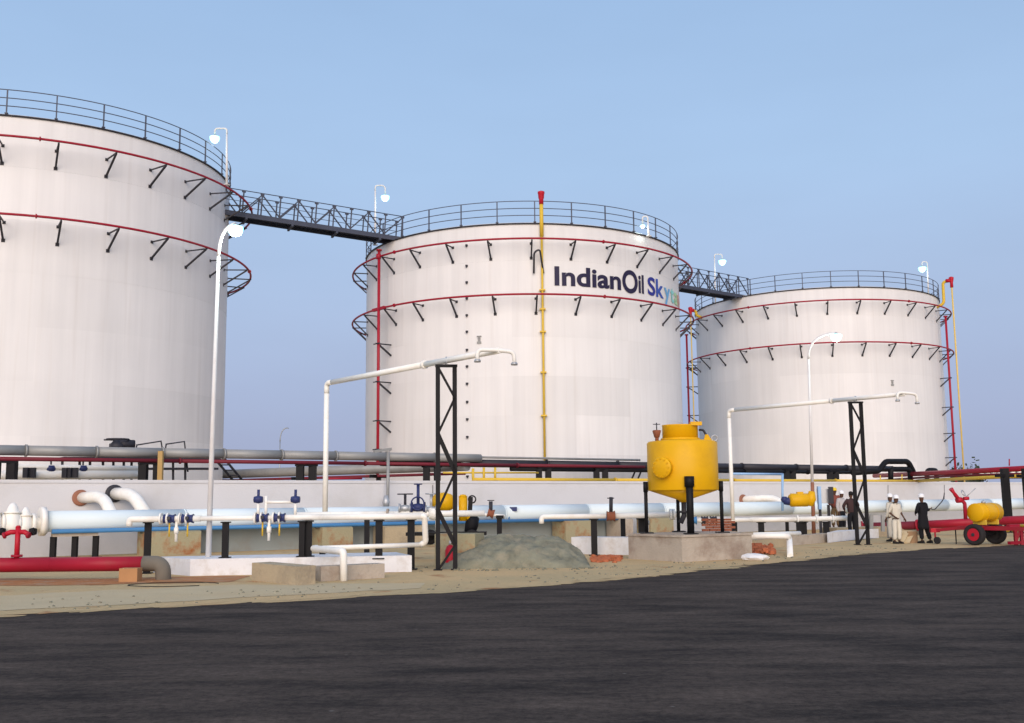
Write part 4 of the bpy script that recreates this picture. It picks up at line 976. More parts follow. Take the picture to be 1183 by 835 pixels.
def tower(pL, pR, topx, ztop, segs, label):
    A = V((*pL, 0)); B = V((*pR, 0)); c = (A + B) / 2; t = thing('lattice_tower', label, 'lattice tower', c, 'black lattice towers')
    d = (B - A).normalized(); nrm = d.cross(UP)
    zt = ztop
    for p in (A, B): MB().beam(p, p + UP * zt, .10, .10, d).box(p + UP * .012, (.2, .2, .024)).build('leg', M['black'], t)
    fr = [0, .13, .29, .47, .66, .83, 1.0]
    fr = [1, .845, .665, .475, .29, .12, 0.0]
    for i in range(len(fr) - 1):
        a, b = (A, B) if i % 2 == 0 else (B, A)
        wdt = .10 if i in (2, 4) else .055
        MB().beam(a + UP * zt * fr[i] + nrm * .03, b + UP * zt * fr[i + 1] + nrm * .03, wdt, .04, nrm).build('brace', M['black'], t)
    MB().beam(A - d * .06 + UP * (zt + .03), B + d * .06 + UP * (zt + .03), .14, .06).build('top_plate', M['black'], t)
    MB().disc_ring(c + UP * (zt + .14), d.cross(UP).cross(UP), .10, .02, 16).build('pipe_clamp', M['galv'], t)
u1 = (G1[1] - G1[0]); tt = lambda q, e_, px: None
def on_boom(q, e_, px):                 # boom point seen at picture column px
    lo, hi = 0, 1
    for _ in range(40):
        k = (lo + hi) / 2; p = q.lerp(e_, k); d = V((p.x, p.y, p.z - EYE)); x = 591.5 + FPX * d.dot(R2) / d.dot(_f)
        if x < px: lo = k
        else: hi = k
    return q.lerp(e_, lo)
k1 = on_boom(*G1, 515.5); tower((k1.x - .20, k1.y - .03), (k1.x + .20, k1.y + .03), None, k1.z - .16, 6, 'black lattice tower left of the gravel mound under the near white pipe')
k2 = on_boom(*G2, 988); tower((k2.x - .19, k2.y - .03), (k2.x + .19, k2.y + .03), None, k2.z - .16, 6, 'black lattice tower by the workers under the farther white pipe')
print('tower', k1, k2)

# ------------------------------------------------------------------ yellow vessel on black legs
VC = cp + UP * .68; vx, vy = cp.x - .13, cp.y
def vz(py): return at(789, py, vy).z
vs_ = thing('yellow_vessel', 'big yellow cone bottomed vessel with a round manhole, on black legs', 'vessel', VC)
RV = .955; zb0, zt0, zc0 = vz(566.5), vz(510), vz(577.5)
MB().lathe([(RV - .01, zb0), (RV, zb0 + .02), (RV, zt0 - .04), (RV - .04, zt0), (.5, zt0 + .05), (0, zt0 + .06)], (vx, vy, 0), 48).build('shell', M['yellow'], vs_)
MB().lathe([(.10, zc0 - .06), (.14, zc0), (RV - .03, zb0 + .0)], (vx, vy, 0), 40).build('cone_bottom', M['yellow'], vs_)
nx_ = vx - .04
MB().lathe([(.485, zt0), (.485, vz(491) - .03), (.50, vz(491)), (0, vz(491) + .02)], (nx_, vy, 0), 32).build('neck', M['yellow'], vs_)
MB().lathe([(.53, zt0 + .03), (.53, zt0 + .09)], (nx_, vy, 0), 32).build('neck_flange', M['yellow'], vs_)
md = V((-.62, -.78, 0)).normalized(); mc = V((vx, vy, vz(541))) + md * (RV - .08)
mh = MB().lathe([(.235, 0), (.235, .20)], mc, 24, md).build('manhole', M['yellow'], vs_)
cov = MB().lathe([(.285, .20), (.285, .26), (.26, .28), (0, .285)], mc, 28, md).build('cover', M['yellow'], mh)
sdv = md.cross(UP)
for i in range(12):
    a = 2 * math.pi * i / 12; p = mc + md * .28 + (sdv * math.cos(a) + UP * math.sin(a)) * .235
    MB().lathe([(.018, 0), (.018, .03)], p, 6, md).build('bolt', M['yellow'], mh)
fn = (V((4.3, 27.3, 0)) - V((vx, vy, 0))).normalized()
for k, lab in enumerate(('front', 'right', 'back', 'left')):
    dv = Matrix.Rotation(k * math.pi / 2, 3, 'Z') @ V((0, -1, 0)); ft = V((vx, vy, 0)) + dv * (RV + .07); zt_ = vz(551) if k == 0 else vz(556)
    lg = MB().tube([ft + UP * .68, ft + UP * zt_], .095 if k == 0 else .05, 12).build('leg', M['black'], vs_)
    MB().lathe([(.13 if k == 0 else .065, zt_ - .28), (.13 if k == 0 else .065, zt_)], ft, 12).build('bracket_sleeve', M['black'], lg)
    MB().box(ft + UP * .695, (.34, .34, .03)).build('foot_plate', M['black'], lg)
MB().tube([V((vx, vy, zc0)), V((vx, vy, 1.15)), V((vx - .1, vy, .95))], .07, 12).lathe([(.14, -.03), (.14, .03)], (vx, vy, 1.25), 12).build('outlet_pipe', M['steel'], vs_)
vp = V((vx - .72, vy - .3, zt0)); 
vb = MB().tube([vp, vp + UP * .2], .05, 10).lathe([(.07, .1), (.12, .28), (.10, .3)], vp, 10).build('top_valve', M['brick'], vs_)
MB().tube([vp + UP * .28, vp + UP * .5], .015, 6).beam(vp + V((-.1, 0, .46)), vp + V((.1, 0, .46)), .02, .02).build('valve_spindle', M['steel'], vb)
MB().box((nx_ + .38, vy - .33, vz(493) + .06), (.3, .2, .1)).build('neck_lug', M['yellow'], vs_)
MB().hull([V((vx + .5, vy - .55, zt0 - .02)), V((vx + .75, vy - .45, zt0 - .02)), V((vx + .75, vy - .4, zt0 - .02)), V((vx + .5, vy - .5, zt0 - .02))], [V((vx + .56, vy - .5, zt0 + .16)), V((vx + .64, vy - .47, zt0 + .16)), V((vx + .64, vy - .44, zt0 + .16)), V((vx + .56, vy - .47, zt0 + .16))]).build('lifting_eye', M['yellow'], vs_)
MB().tube(fillet([V((nx_ + .5, vy - .1, vz(497))), V((nx_ + .62, vy - .1, vz(497))), V((vx + .72, vy - .2, zt0))], .05), .03, 8).build('vent_hose', M['steel'], vs_)
MB().disc_ring((vx + .82, vy - .42, zt0 + .06), V((0, 1, 0)), .08, .02, 12).build('lifting_eye', M['galv'], vs_)

# ------------------------------------------------------------------ white pipe left of and behind the vessel
YC = 31.2; ZC = 1.12
yc_ = lambda px, z=ZC, d=0: V((at(px, 600, YC + d).x, YC + d, z))
pc_ = thing('vessel_feed_pipe', 'white pipe with a brown valve leading right to the yellow vessel', 'pipeline', yc_(640))
MB().tube(fillet([yc_(625.5, ZC - .2), yc_(625.5), yc_(700)], .14), .075, 14).build('pipe_section', M['white'], pc_)
MB().tube([yc_(709), yc_(783, ZC + .03)], .085, 14).build('pipe_section', M['white'], pc_)
bv = MB().lathe([(.15, -.1), (.12, -.03), (.14, .02), (.12, .06), (.16, .14)], yc_(705), 14, EX).build('valve', M['brick'], pc_)
MB().tube([yc_(706, ZC + .1), yc_(706.5, ZC + .55)], .055, 8).build('valve_stem', M['steel'], bv); MB().beam(yc_(702, ZC + .52), yc_(710, ZC + .52), .03, .03).build('handle', M['steel'], bv)
for px in (775, 778.5, 784): MB().lathe([(.16, -.03), (.16, .03)], yc_(px, ZC + .03), 16, EX).build('flange', M['white'], pc_)
dr = MB().tube(fillet([yc_(748, ZC), yc_(748, .62), yc_(738, .58), yc_(737, .28)], .06), .035, 8).build('drain_bend', M['white'], pc_)
MB().lathe([(.06, -.06), (.06, .06)], yc_(748, .92), 8).build('drain_valve', M['galv'], dr)
post(686, 30.9, 0, ZC - .07, 'black pipe post before the white block, left of the yellow vessel', .17); post(719.5, 32.8, .0, ZC - .06, 'black pipe post rising behind the white block left of the vessel', .14); post(741.5, 31.6, 0, ZC - .08, 'thick black pipe post at the left end of the vessel plinth', .2)
stn = thing('valve_stand', 'rusty valve on a short black post behind the gravel mound', 'valve', at(576, 614, 33.5))
b0 = at(577, 614, 33.5); MB().beam((b0.x, b0.y, 0), (b0.x, b0.y, at(577, 598, 33.5).z), .16, .16, V((0, 1, 0))).build('post', M['black'], stn); MB().beam(at(573, 597, 33.5), at(582, 597, 33.5), .22, .1).build('cap', M['black'], stn)
p = at(567, 593, 33.5); MB().tube([at(556, 594, 33.5), at(583, 596, 33.5)], .05, 10).build('pipe', M['white'], stn)
bv = MB().lathe([(.15, -.1), (.10, -.02), (.15, .1)], p, 12, V((1, 0, -.3))).build('valve', M['brick'], stn); MB().tube([p, at(567, 579, 33.5)], .06, 8).build('valve_stem', M['steel'], bv); MB().beam(at(563, 578, 33.5), at(571, 578, 33.5), .03, .03).build('handle', M['steel'], bv)
bs = thing('blue_stub', 'thin blue vertical pipe with a tap on the pale pipeline', 'pipe', online(588, 604, HO)); p = online(588, 604, HO + .25)
MB().tube([p, online(588, 589, HO + .25)], .03, 8).build('pipe', M['blue'], bs); MB().box(online(593, 588, HO + .25), (.28, .16, .16)).build('tap', M['dblue'], bs)

# ------------------------------------------------------------------ pipes and pumps at the right
YD = 42.2; yd = lambda px, z=.73, d=0: V((at(px, 600, YD + d).x, YD + d, z))
zd = at(900, 600, YD).z
pd_ = thing('product_pipe', 'white pipe across the right half before the wall, held on black posts', 'pipeline', yd(900))
MB().tube([yd(800, zd), yd(868, zd)], .09, 14).build('pipe_section', M['white'], pd_); MB().tube([yd(868, zd), yd(920, zd)], .10, 14).build('pipe_section', M['white'], pd_); MB().tube([yd(920, zd), yd(984, zd + .03)], .10, 14).build('pipe_section', M['white'], pd_)
for px in (801, 814, 824): 
    MB().lathe([(.17, -.12), (.12, -.05), (.16, 0), (.12, .05), (.17, .12)], yd(px, zd), 14, EX).build('valve', M['blue'] if px < 804 else M['steel'], pd_)
for px in (921, 943, 962): MB().lathe([(.17, -.03), (.17, .03)], yd(px, zd), 14, EX).build('flange', M['white'], pd_)
post(879, 42.3, 0, zd - .1, 'black pipe post under the white pipe, left of the yellow motor', .2); post(909, 44, 0, zd - .1, 'thin black pipe post behind the white pipe near the yellow motor', .12)
post(923, 42.2, 0, zd - .1, 'left post of the close black pair under the yellow motor', .2); post(928.5, 42.4, 0, zd - .1, 'right post of the close black pair under the yellow motor', .18); post(954, 42, 0, zd - .1, 'black pipe post right of the red brown lamp pole', .2)
post(848, 43, 0, zd - .05, 'black pipe post at the foot of the right white riser', .2)
mo = thing('yellow_motor', 'yellow electric motor behind the white pipe at the right street lamp', 'motor', yd(924, zd + .3, .6)); ym = lambda px, py, d=.8: at(px, py, YD + d)
MB().lathe([(0, -.45), (.2, -.44), (.27, -.36), (.27, .3), (.2, .36), (0, .38)], ym(924, 577.5), 18, V((1, .1, 0))).build('motor_body', M['yellow'], mo)
MB().lathe([(.12, -.3), (.2, 0), (.12, .3)], ym(937, 576), 14, V((.15, 0, 1))).build('pump_casing', M['yellow'], mo); MB().box(ym(924, 570), (.24, .2, .14)).build('terminal_box', M['yellow'], mo)
MB().lathe([(.12, -.2), (.16, 0), (.12, .2)], ym(911, 579), 12, EX).build('coupling', M['dblue'], mo); MB().tube([ym(904, 590), ym(904, 548)], .05, 8).build('suction_pipe', M['lblue'], mo); MB().lathe([(.1, -.12), (.14, 0), (.1, .12)], ym(906, 577), 10).build('suction_valve', M['dblue'], mo)
cb = thing('control_cabinet', 'grey control cabinet on legs behind the white pipe beside the yellow helmet', 'cabinet', at(952, 600, 44.5))
MB().box(at(952, 573, 44.6), (.52, .3, .6)).build('cabinet_body', M['galv'], cb); MB().box(at(960, 572, 44.3), (.2, .06, .7)).build('side_panel', M['steel'], cb); MB().box(at(946.5, 575, 44.4), (.12, .2, .95)).build('side_panel', M['lblue'], cb)
for px in (947, 957): q = at(px, 583, 44.6); MB().beam((q.x, q.y, 0), q, .1, .1, V((0, 1, 0))).build('leg', M['steel'], cb)
lw = thing('low_white_pipe', 'low white pipe bend by the brick stub right of the vessel plinth', 'pipe', gnd(890, 635))
zl = .5; A = gnd(866, 619.5, zl); B = gnd(924, 616, zl); C_ = gnd(909, 618.5, zl)
MB().tube([gnd(863, 618, zl), B], .07, 12).build('back_run', M['white'], lw); MB().tube(fillet([A, gnd(910, 619, zl), gnd(912, 622, zl - .1), V((gnd(912, 622, zl).x, gnd(912, 622, zl).y, 0.02))], .2), .085, 12).build('front_bend', M['white'], lw); MB().tube([A, V((A.x, A.y, 0))], .06, 10).build('stub', M['white'], lw)
k = thing('concrete_kerb', 'low tan concrete kerb behind the white pipe bend right of the plinth', 'kerb', gnd(890, 632))
q0, q1 = gnd(868, 634), gnd(955, 626); MB().beam(q0 + UP * .14, q0.lerp(q1, .45) + UP * .14, .3, .28).build('kerb_stone', M['conc'], k); MB().beam(q0.lerp(q1, .46) + UP * .16, q1 + UP * .16, .3, .32).build('kerb_stone', M['gconc'], k)

# grey standpipe before the wall, left of the lattice tower
sp = thing('grey_standpipe', 'thin grey standpipe with a flat arm in front of the wall, left of the tower', 'standpipe', online(448, 588, .4))
MB().tube([V((online(448, 560, .4).x, online(448, 560, .4).y, .9)), online(448.5, 522, .4)], .06, 10).build('standpipe', M['grey'], sp); MB().beam(online(432, 521.5, .4), online(452, 518.5, .4), .10, .10).build('arm', M['grey'], sp); MB().lathe([(.10, -.2), (.14, 0), (.08, .25)], online(446, 580, .55), 10).build('valve', M['galv'], sp)
for px in (500, 1026, 1091):
    a, b = online(px, 560, .03), online(px, 583, .03); solo('cable', MB().tube([a, b], .012, 5), M['steel'], {500: 'thin cable down the wall below the rack beside the left tower', 1026: 'thin cable down the wall behind the two workers in white', 1091: 'thin cable down the wall beside the raised arm of the man in black'}[px], 'cable', a)

# ------------------------------------------------------------------ red ground pipes behind the workers
gp = thing('red_ground_pipe', 'dark red pipe on low supports behind the workers in white and black', 'pipeline', gnd(1060, 615))
A = at(996, 609, 44.5); B = at(1200, 598, 40); 
P = [at(996, 608.5, 45), at(1060, 606.5, 44.5), at(1130, 603, 43), at(1250, 597, 41)]
for i in range(3): MB().tube([P[i], P[i + 1]], .17, 14).build('pipe_section', M['dred' if i == 0 else 'red'], gp); MB().lathe([(.24, -.03), (.24, .03)], P[i], 14, P[i + 1] - P[i]).build('flange', M['red'], gp)
for px, py in ((1012, 610), (1068, 608), (1120, 605)):
    q = at(px, py, 44.5); MB().box((q.x, q.y, (q.z - .15) / 2), (.3, .4, max(q.z - .15, .1))).build('sleeper', M['gconc'], gp)
fr_ = thing('steel_trestle', 'low grey steel trestle behind the two workers in white', 'frame', gnd(1018, 618))
for px in (1006.5, 1020): MB().beam(at(px, 614, 43), at(px, 595, 43), .14, .1, V((0, 1, 0))).build('leg', M['grey'], fr_)
MB().beam(at(1000, 594, 43), at(1030, 593, 43), .1, .1).build('top_rail', M['grey'], fr_)
gb = thing('grey_bin', 'grey steel box standing behind the legs of the workers in white', 'box', gnd(1032, 616)); q = at(1031, 605, 41.5); MB().box((q.x, q.y, .55), (.32, .4, 1.1)).build('box_body', M['grey'], gb); MB().box((q.x, q.y, 1.11), (.38, .46, .04)).build('lid', M['galv'], gb)
# boards leaning by the workers' feet
for i, lab in enumerate(('left pale board leaning by the feet of the workers in white', 'middle pale board leaning by the feet of the workers in white', 'right pale board of the leaning three by the workers in white')):
    a = gnd(1029.5 + i * 7, 628 - i * .2); b = a + V((.40, .42, .40)); w_ = V((.20, -.05, .0)); nn = (b - a).cross(w_).normalized() * .035
    if nn.z < 0: nn = -nn
    solo('board', MB().hull([a, a + w_, b + w_, b], [a + nn, a + w_ + nn, b + w_ + nn, b + nn]), M['wood'], lab, 'board', a, 'pale boards')
b = gnd(1057.5, 627.5) + V((0, .35, 0)); solo('crate', MB().box(b + UP * .2, (.34, .3, .40)), M['dwood'], 'brown wooden crate between the pale boards and the man in black', 'crate', b)
c = gnd(1043, 627) + V((.25, .5, .15)); solo('timber', MB().box(c, (.8, .16, .30)), M['dwood'], 'brown timber under the leaning pale boards', 'timber', c - UP * .15)

# ------------------------------------------------------------------ foam trailer with yellow drum
TY = 34.9
tx = lambda px, py, Yd=TY: at(px, py, Yd)
tl = thing('foam_trailer', 'red two wheeled trailer with a yellow drum and a red nozzle', 'trailer', gnd(1126, 630))
AX = V((.80, .60, 0)); TV = V((-.60, .80, 0))                  # axle direction, travel direction
wc = tx(1126, 618); wc.z = .345
def wheel(c, AX=AX):
    w_ = MB().lathe([(0, .05), (.2, .06), (.2, -.06), (.205, -.09), (.27, -.12), (.335, -.10), (.345, -.05), (.345, .05), (.335, .10), (.27, .12), (.2, .09), (.2, .06)], c, 28, AX).build('wheel', M['tyre'], tl)
    MB().lathe([(.20, -.10), (.215, -.075), (.16, -.03), (.09, -.04), (.075, -.09), (0, -.09)], c, 20, AX).build('rim', M['bred'], w_)
    MB().lathe([(.05, -.13), (.06, -.09), (.06, -.03)], c, 12, AX).build('hub', M['steel'], w_)
    for i in range(5):
        a = 2 * math.pi * i / 5; s_ = AX.cross(UP); MB().lathe([(.02, -.075), (.02, -.035)], c + (s_ * math.cos(a) + UP * math.sin(a)) * .125, 6, AX).build('wheel_nut', M['steel'], w_)
wheel(wc); wheel(wc + AX * 1.3, -AX)
MB().beam(wc, wc + AX * 1.35, .07, .07).build('axle', M['black'], tl)
fc = wc + AX * .68
for s_ in (.28, 1.08):
    p = wc + AX * s_ + UP * .20; MB().beam(p + TV * .75, p - TV * 1.5, .09, .12).build('chassis_beam', M['red'], tl)
for k_ in (.7, -.1, -.8, -1.45): p = fc + UP * .20 + TV * k_; MB().beam(p - AX * .42, p + AX * .42, .08, .10).build('cross_member', M['red'], tl)
hit = tx(1080, 612.5, TY + 1.3)
for s_ in (.28, 1.08): MB().beam(wc + AX * s_ + UP * .2 + TV * .7, hit, .08, .10).build('drawbar', M['red'], tl)
MB().box(hit, (.3, .14, .14)).build('hitch', M['bred'], tl); q = V((hit.x, hit.y, 0))
MB().tube([hit, q + UP * .14], .03, 8).build('jockey_leg', M['red'], tl); MB().lathe([(.09, -.035), (.12, -.03), (.12, .03), (.09, .035)], q + UP * .12 + V((.04, -.05, 0)), 14, AX).build('jockey_wheel', M['tyre'], tl)
MB().beam(wc + TV * .9 + UP * .15 + AX * .4, V(((wc + TV * .9 + AX * .4).x, (wc + TV * .9 + AX * .4).y, 0)), .03, .03, V((0, 1, 0))).build('prop_stand', M['black'], tl)
dc = tx(1126.5, 592, TY); DA = V((.80, .60, 0)).normalized(); dr_ = .30
dz = MB().lathe([(0, 0), (dr_ - .015, 0), (dr_, .015), (dr_, 1.25), (dr_ - .04, 1.29), (0, 1.31)], dc, 32, DA).build('drum', M['yellow'], tl)
for k_ in (.35, .95): MB().lathe([(dr_ + .012, k_ - .025), (dr_ + .012, k_ + .025)], dc, 32, DA).build('drum_band', M['yellow'], dz)
MB().lathe([(.07, 0), (.07, .05), (.03, .09)], dc + DA * .55 + UP * dr_, 12).build('filler_cap', M['galv'], dz)
for k_ in (.25, 1.0):
    p = dc + DA * k_ - UP * (dr_ + .02); MB().beam(p - TV * .22, p + TV * .22, .08, .16).build('drum_cradle', M['lyellow'], tl)
# monitor nozzle
mb_ = tx(1115.5, 600, TY + .2); mt_ = tx(1114.5, 580, TY + .2); mj = tx(1108, 577.5, TY + .2); tip = tx(1098.5, 564.5, TY + .1)
MB().tube(fillet([mb_, mt_, mj], .12), .06, 12).build('monitor_riser', M['red'], tl); MB().lathe([(.09, -.09), (.1, 0), (.09, .09)], mj, 14, V((1, .2, .1))).build('monitor_joint', M['bred'], tl)
MB().tube([mj, mj.lerp(tip, .5), mj.lerp(tip, .62), tip], [.062, .062, .05, .075], 14).build('monitor_barrel', M['bred'], tl); MB().tube([tx(1113, 576, TY + .2), tx(1119, 575.5, TY + .2)], .06, 10).build('monitor_elbow', M['bred'], tl)
MB().disc_ring(tx(1113, 569.5, TY + .2), V((.6, -.6, .4)), .10, .015, 16).build('handwheel', M['galv'], tl); MB().tube([tx(1116, 574, TY + .2), tx(1127, 564, TY + .2)], .013, 6).build('tiller_bar', M['galv'], tl)
MB().tube([wc - TV * 1.4 + UP * .3 + AX * .3, wc - TV * 2.2 + UP * .27 + AX * .3], .05, 8).build('hose_pipe', M['lyellow'], tl)
tb = thing('red_skid', 'red steel skid with yellow fittings at the right edge behind the trailer wheels', 'skid', gnd(1180, 629))
for z in (.08, .62): MB().beam(gnd(1166, 630) + UP * z, gnd(1240, 627) + UP * z, .12, .1).build('skid_beam', M['red'], tb)
for px in (1174, 1181, 1196): q = gnd(px, 629.5); MB().beam(q, q + UP * .6, .1, .1, V((0, 1, 0))).build('skid_post', M['red'], tb)
MB().beam(gnd(1174, 629.5) + UP * .1, gnd(1181, 629.5) + UP * .55, .07, .07).build('skid_brace', M['red'], tb)
for px in (1163, 1172, 1179): q = tx(px, 611.5, 36); MB().lathe([(.07, -.09), (.1, 0), (.07, .09)], q, 10, EX).build('coupling', M['lyellow'], tb)
MB().tube([tx(1158, 611.5, 36), tx(1250, 612, 36)], .04, 8).build('pipe', M['lyellow'], tb)

# ------------------------------------------------------------------ people
def skin_mesh(name, joints, bones, radii, m, parent, root, sub=1, extra=None):
    """grow one continuous surface over a skeleton"""
    me = bpy.data.meshes.new(name); ks = list(joints); me.from_pydata([tuple(joints[k]) for k in ks], [(ks.index(a), ks.index(b)) for a, b in bones], [])
    o = bpy.data.objects.new(name, me); COL.objects.link(o)
    md_ = o.modifiers.new('s', 'SKIN'); md_.use_smooth_shade = True
    if not me.skin_vertices: 
        with bpy.context.temp_override(object=o, active_object=o): bpy.ops.mesh.customdata_skin_add()
    for i, k in enumerate(ks):
        sv_ = me.skin_vertices[0].data[i]; r_ = radii.get(k, .03); sv_.radius = r_ if isinstance(r_, tuple) else (r_, r_); sv_.use_root = (k in root)
    o.modifiers.new('d', 'SUBSURF').levels = sub
    bpy.context.view_layer.update(); dg = bpy.context.evaluated_depsgraph_get()
    mm = bpy.data.meshes.new_from_object(o.evaluated_get(dg)); bpy.data.objects.remove(o); bpy.data.meshes.remove(me)
    if extra:
        bm = bmesh.new(); bm.from_mesh(mm); em = extra.mesh('x'); bm.from_mesh(em); bm.to_mesh(mm); bm.free()
    mm.name = name; mm.materials.clear(); mm.materials.append(m)
    for p in mm.polygons: p.use_smooth = True
    c = bpy.data.objects.new(name, mm); COL.objects.link(c); c.parent = parent; return c
BASE = dict(pelvis=(0, 0, .93), waist=(0, 0, 1.08), chest=(0, .01, 1.27), neck=(0, 0, 1.43), neck2=(0, .015, 1.50), head=(0, .02, 1.60),
            shL=(.17, 0, 1.38), elL=(.23, -.02, 1.10), wrL=(.24, .06, .86), shR=(-.17, 0, 1.38), elR=(-.23, -.02, 1.10), wrR=(-.24, .06, .86),
            hipL=(.09, 0, .89), knL=(.10, .03, .49), anL=(.10, 0, .09), toL=(.11, .15, .03), hipR=(-.09, 0, .89), knR=(-.10, .03, .49), anR=(-.10, 0, .09), toR=(-.11, .15, .03))
def person(label, loc, face, top, bottom, hat=None, pose=None, shorts=None, long_sleeve=True, coat=0, scale=1.0, shoes='shoe', skin='skin'):
    """face: heading in degrees (0 looks away from the camera, 180 looks at it)"""
    t = thing('person', label, 'person', loc, None); t.rotation_euler.z = rad(face); t.scale = (scale,) * 3
    J = {k: V(v) for k, v in BASE.items()}
    for k, v in (pose or {}).items(): J[k] = V(v)
    JB = dict(J); bones = [('pelvis', 'waist'), ('waist', 'chest'), ('chest', 'neck'), ('neck', 'neck2'), ('neck2', 'head')]
    R_ = dict(pelvis=(.10, .075), waist=(.09, .065), chest=(.09, .065), neck=.05, neck2=.052, head=.075, toL=.035, toR=.035)
    ex = MB()
    for s in 'LR':
        bones += [('chest', 'sh' + s), ('sh' + s, 'el' + s), ('el' + s, 'wr' + s), ('pelvis', 'hip' + s), ('hip' + s, 'kn' + s), ('kn' + s, 'an' + s), ('an' + s, 'to' + s)]
        R_.update({'sh' + s: .058, 'el' + s: .04, 'wr' + s: .026, 'hip' + s: .085, 'kn' + s: .056, 'an' + s: .036})
        w_ = J['wr' + s]; d = (w_ - J['el' + s]).normalized(); JB['pa' + s] = w_ + d * .085; bones.append(('wr' + s, 'pa' + s)); R_['pa' + s] = (.040, .018)
        sd_ = d.cross(V((1, 0, 0))); sd_ = sd_.normalized() if sd_.length > .1 else V((0, 1, 0)); inn = V((-1 if s == 'L' else 1, 0, 0))
        for i in range(4):
            b_ = w_ + d * .085 + sd_ * (i - 1.5) * .019; L_ = (.072, .08, .075, .058)[i]
            ex.tube([b_ - d * .02, b_ + d * L_ * .5, b_ + d * L_ * .85 + inn * .02, b_ + d * L_ + inn * .04], [.010, .0095, .009, .007], 6)
        tb_ = w_ + d * .03 + sd_ * .035; ex.tube([tb_ - sd_ * .01, tb_ + sd_ * .025 + d * .025, tb_ + sd_ * .03 + d * .055 + inn * .01], [.012, .011, .008], 6)
    hd = J['head']; nk = J['neck2']; ax = (hd - nk).normalized()
    ex.lathe([(.045, -.115), (.058, -.10), (.070, -.05), (.078, 0), (.08, .045), (.066, .09), (.035, .115), (0, .122)], hd + UP * .0, 18)
    ex.add([hd + V((-.016, .072, -.035)), hd + V((.016, .072, -.035)), hd + V((0, .108, -.03)), hd + V((0, .076, .015))], [(0, 1, 2), (0, 2, 3), (2, 1, 3)])
    for sx_ in (-1, 1):
        ex.blob(hd + V((sx_ * .028, .072, .012)), (.013, .008, .008), 1, .02, 8); ex.blob(hd + V((sx_ * .08, -.005, -.005)), (.010, .020, .032), 1, .02, 8)
    ex.blob(hd + V((0, .068, -.062)), (.026, .012, .007), 1, .02, 8); ex.blob(hd + V((0, .05, -.1)), (.03, .024, .02), 1, .02, 8)
    skin_mesh('body', JB, bones, R_, M[skin], t, ('pelvis',), 1, ex)
    # shirt
    ks = ['waist', 'chest', 'neck', 'shL', 'elL', 'shR', 'elR']; SJ = {k: J[k] for k in ks}; SJ['hem'] = J['pelvis'] - UP * (.02 + coat); SJ['neck'] = J['neck'] - UP * .03
    sb = [('hem', 'waist'), ('waist', 'chest'), ('chest', 'neck'), ('chest', 'shL'), ('shL', 'elL'), ('chest', 'shR'), ('shR', 'elR')]; cx_ = None
    if coat:                           # coat skirt down to the knees
        cx_ = MB(); rows = [(1.06, .155, .12), (.95, .185, .14), (.8, .20, .155), (.62, .215, .165), (.50, .225, .17), (.50, .20, .15)]; n_ = 18
        for z_, a_, b_ in rows:
            for j in range(n_): th = 2 * math.pi * j / n_; k_ = 1 + .05 * math.sin(5 * th + z_ * 3) * (z_ < .9); cx_.v.append(V((a_ * math.cos(th) * k_ + (1 - z_) * .04, b_ * math.sin(th) * k_, z_)))
        cx_.f += [(i * n_ + j, i * n_ + (j + 1) % n_, (i + 1) * n_ + (j + 1) % n_, (i + 1) * n_ + j) for i in range(len(rows) - 1) for j in range(n_)]; cx_.smooth += [True] * len(cx_.f)
    SR = dict(hem=(.19, .14), waist=(.18, .135), chest=(.20, .145), neck=.08, shL=.09, shR=.09, elL=.068, elR=.068)
    if coat: SJ['hem'] = J['pelvis'] - UP * .06
    for s in 'LR':
        SJ['cu' + s] = J['el' + s].lerp(J['wr' + s], .92 if long_sleeve else .12); sb.append(('el' + s, 'cu' + s)); SR['cu' + s] = .042 if long_sleeve else .055
    skin_mesh('coat' if coat else 'shirt', SJ, sb, SR, M[top], t, ('waist',), 1, cx_)
    MB().disc_ring(J['neck'] + UP * .01, UP, .062, .014, 14).build2('collar', M[top], t)
    ks = ['pelvis', 'hipL', 'knL', 'hipR', 'knR']; TJ = {k: J[k] for k in ks}; tbn = [('pelvis', 'hipL'), ('hipL', 'knL'), ('pelvis', 'hipR'), ('hipR', 'knR')]; TRr = dict(pelvis=(.155, .12), hipL=.115, hipR=.115, knL=.09, knR=.09)
    for s in 'LR': TJ['cu' + s] = J['kn' + s].lerp(J['an' + s], .9); tbn.append(('kn' + s, 'cu' + s)); TRr['cu' + s] = .078
    TJ['belt'] = J['pelvis'].lerp(J['waist'], .6); tbn.append(('pelvis', 'belt')); TRr['belt'] = (.142, .108)
    skin_mesh('trousers', TJ, tbn, TRr, M[bottom], t, ('pelvis',))
    for s in 'LR':
        a, b = J['an' + s], J['to' + s]; MB().hull([V((a.x - .045, a.y - .075, a.z - .09)), V((a.x + .045, a.y - .075, a.z - .09)), V((b.x + .05, b.y + .04, b.z - .03)), V((b.x - .05, b.y + .04, b.z - .03))],
                  [V((a.x - .04, a.y - .06, a.z + .02)), V((a.x + .04, a.y - .06, a.z + .02)), V((b.x + .035, b.y + .02, b.z + .035)), V((b.x - .035, b.y + .02, b.z + .035))]).build2('shoe', M[shoes], t)
    if hat:
        MB().lathe([(.103, -.012), (.108, 0), (.104, .05), (.088, .09), (.055, .118), (0, .128)], hd + UP * .048, 20).lathe([(.135, -.006), (.105, .006)], hd + V((0, .012, .045)), 20).build2('hard_hat', M[hat], t)
    else:
        MB().lathe([(.078, -.03), (.088, .03), (.078, .09), (.045, .12), (0, .13)], hd + V((0, -.012, .005)), 16).build2('hair', M['hair'], t)
    return t
def build2(self, name, m, parent): return link(name, self.mesh(name), m, parent)
MB.build2 = build2
g_ = lambda px, py, z=0: gnd(px, py, z)
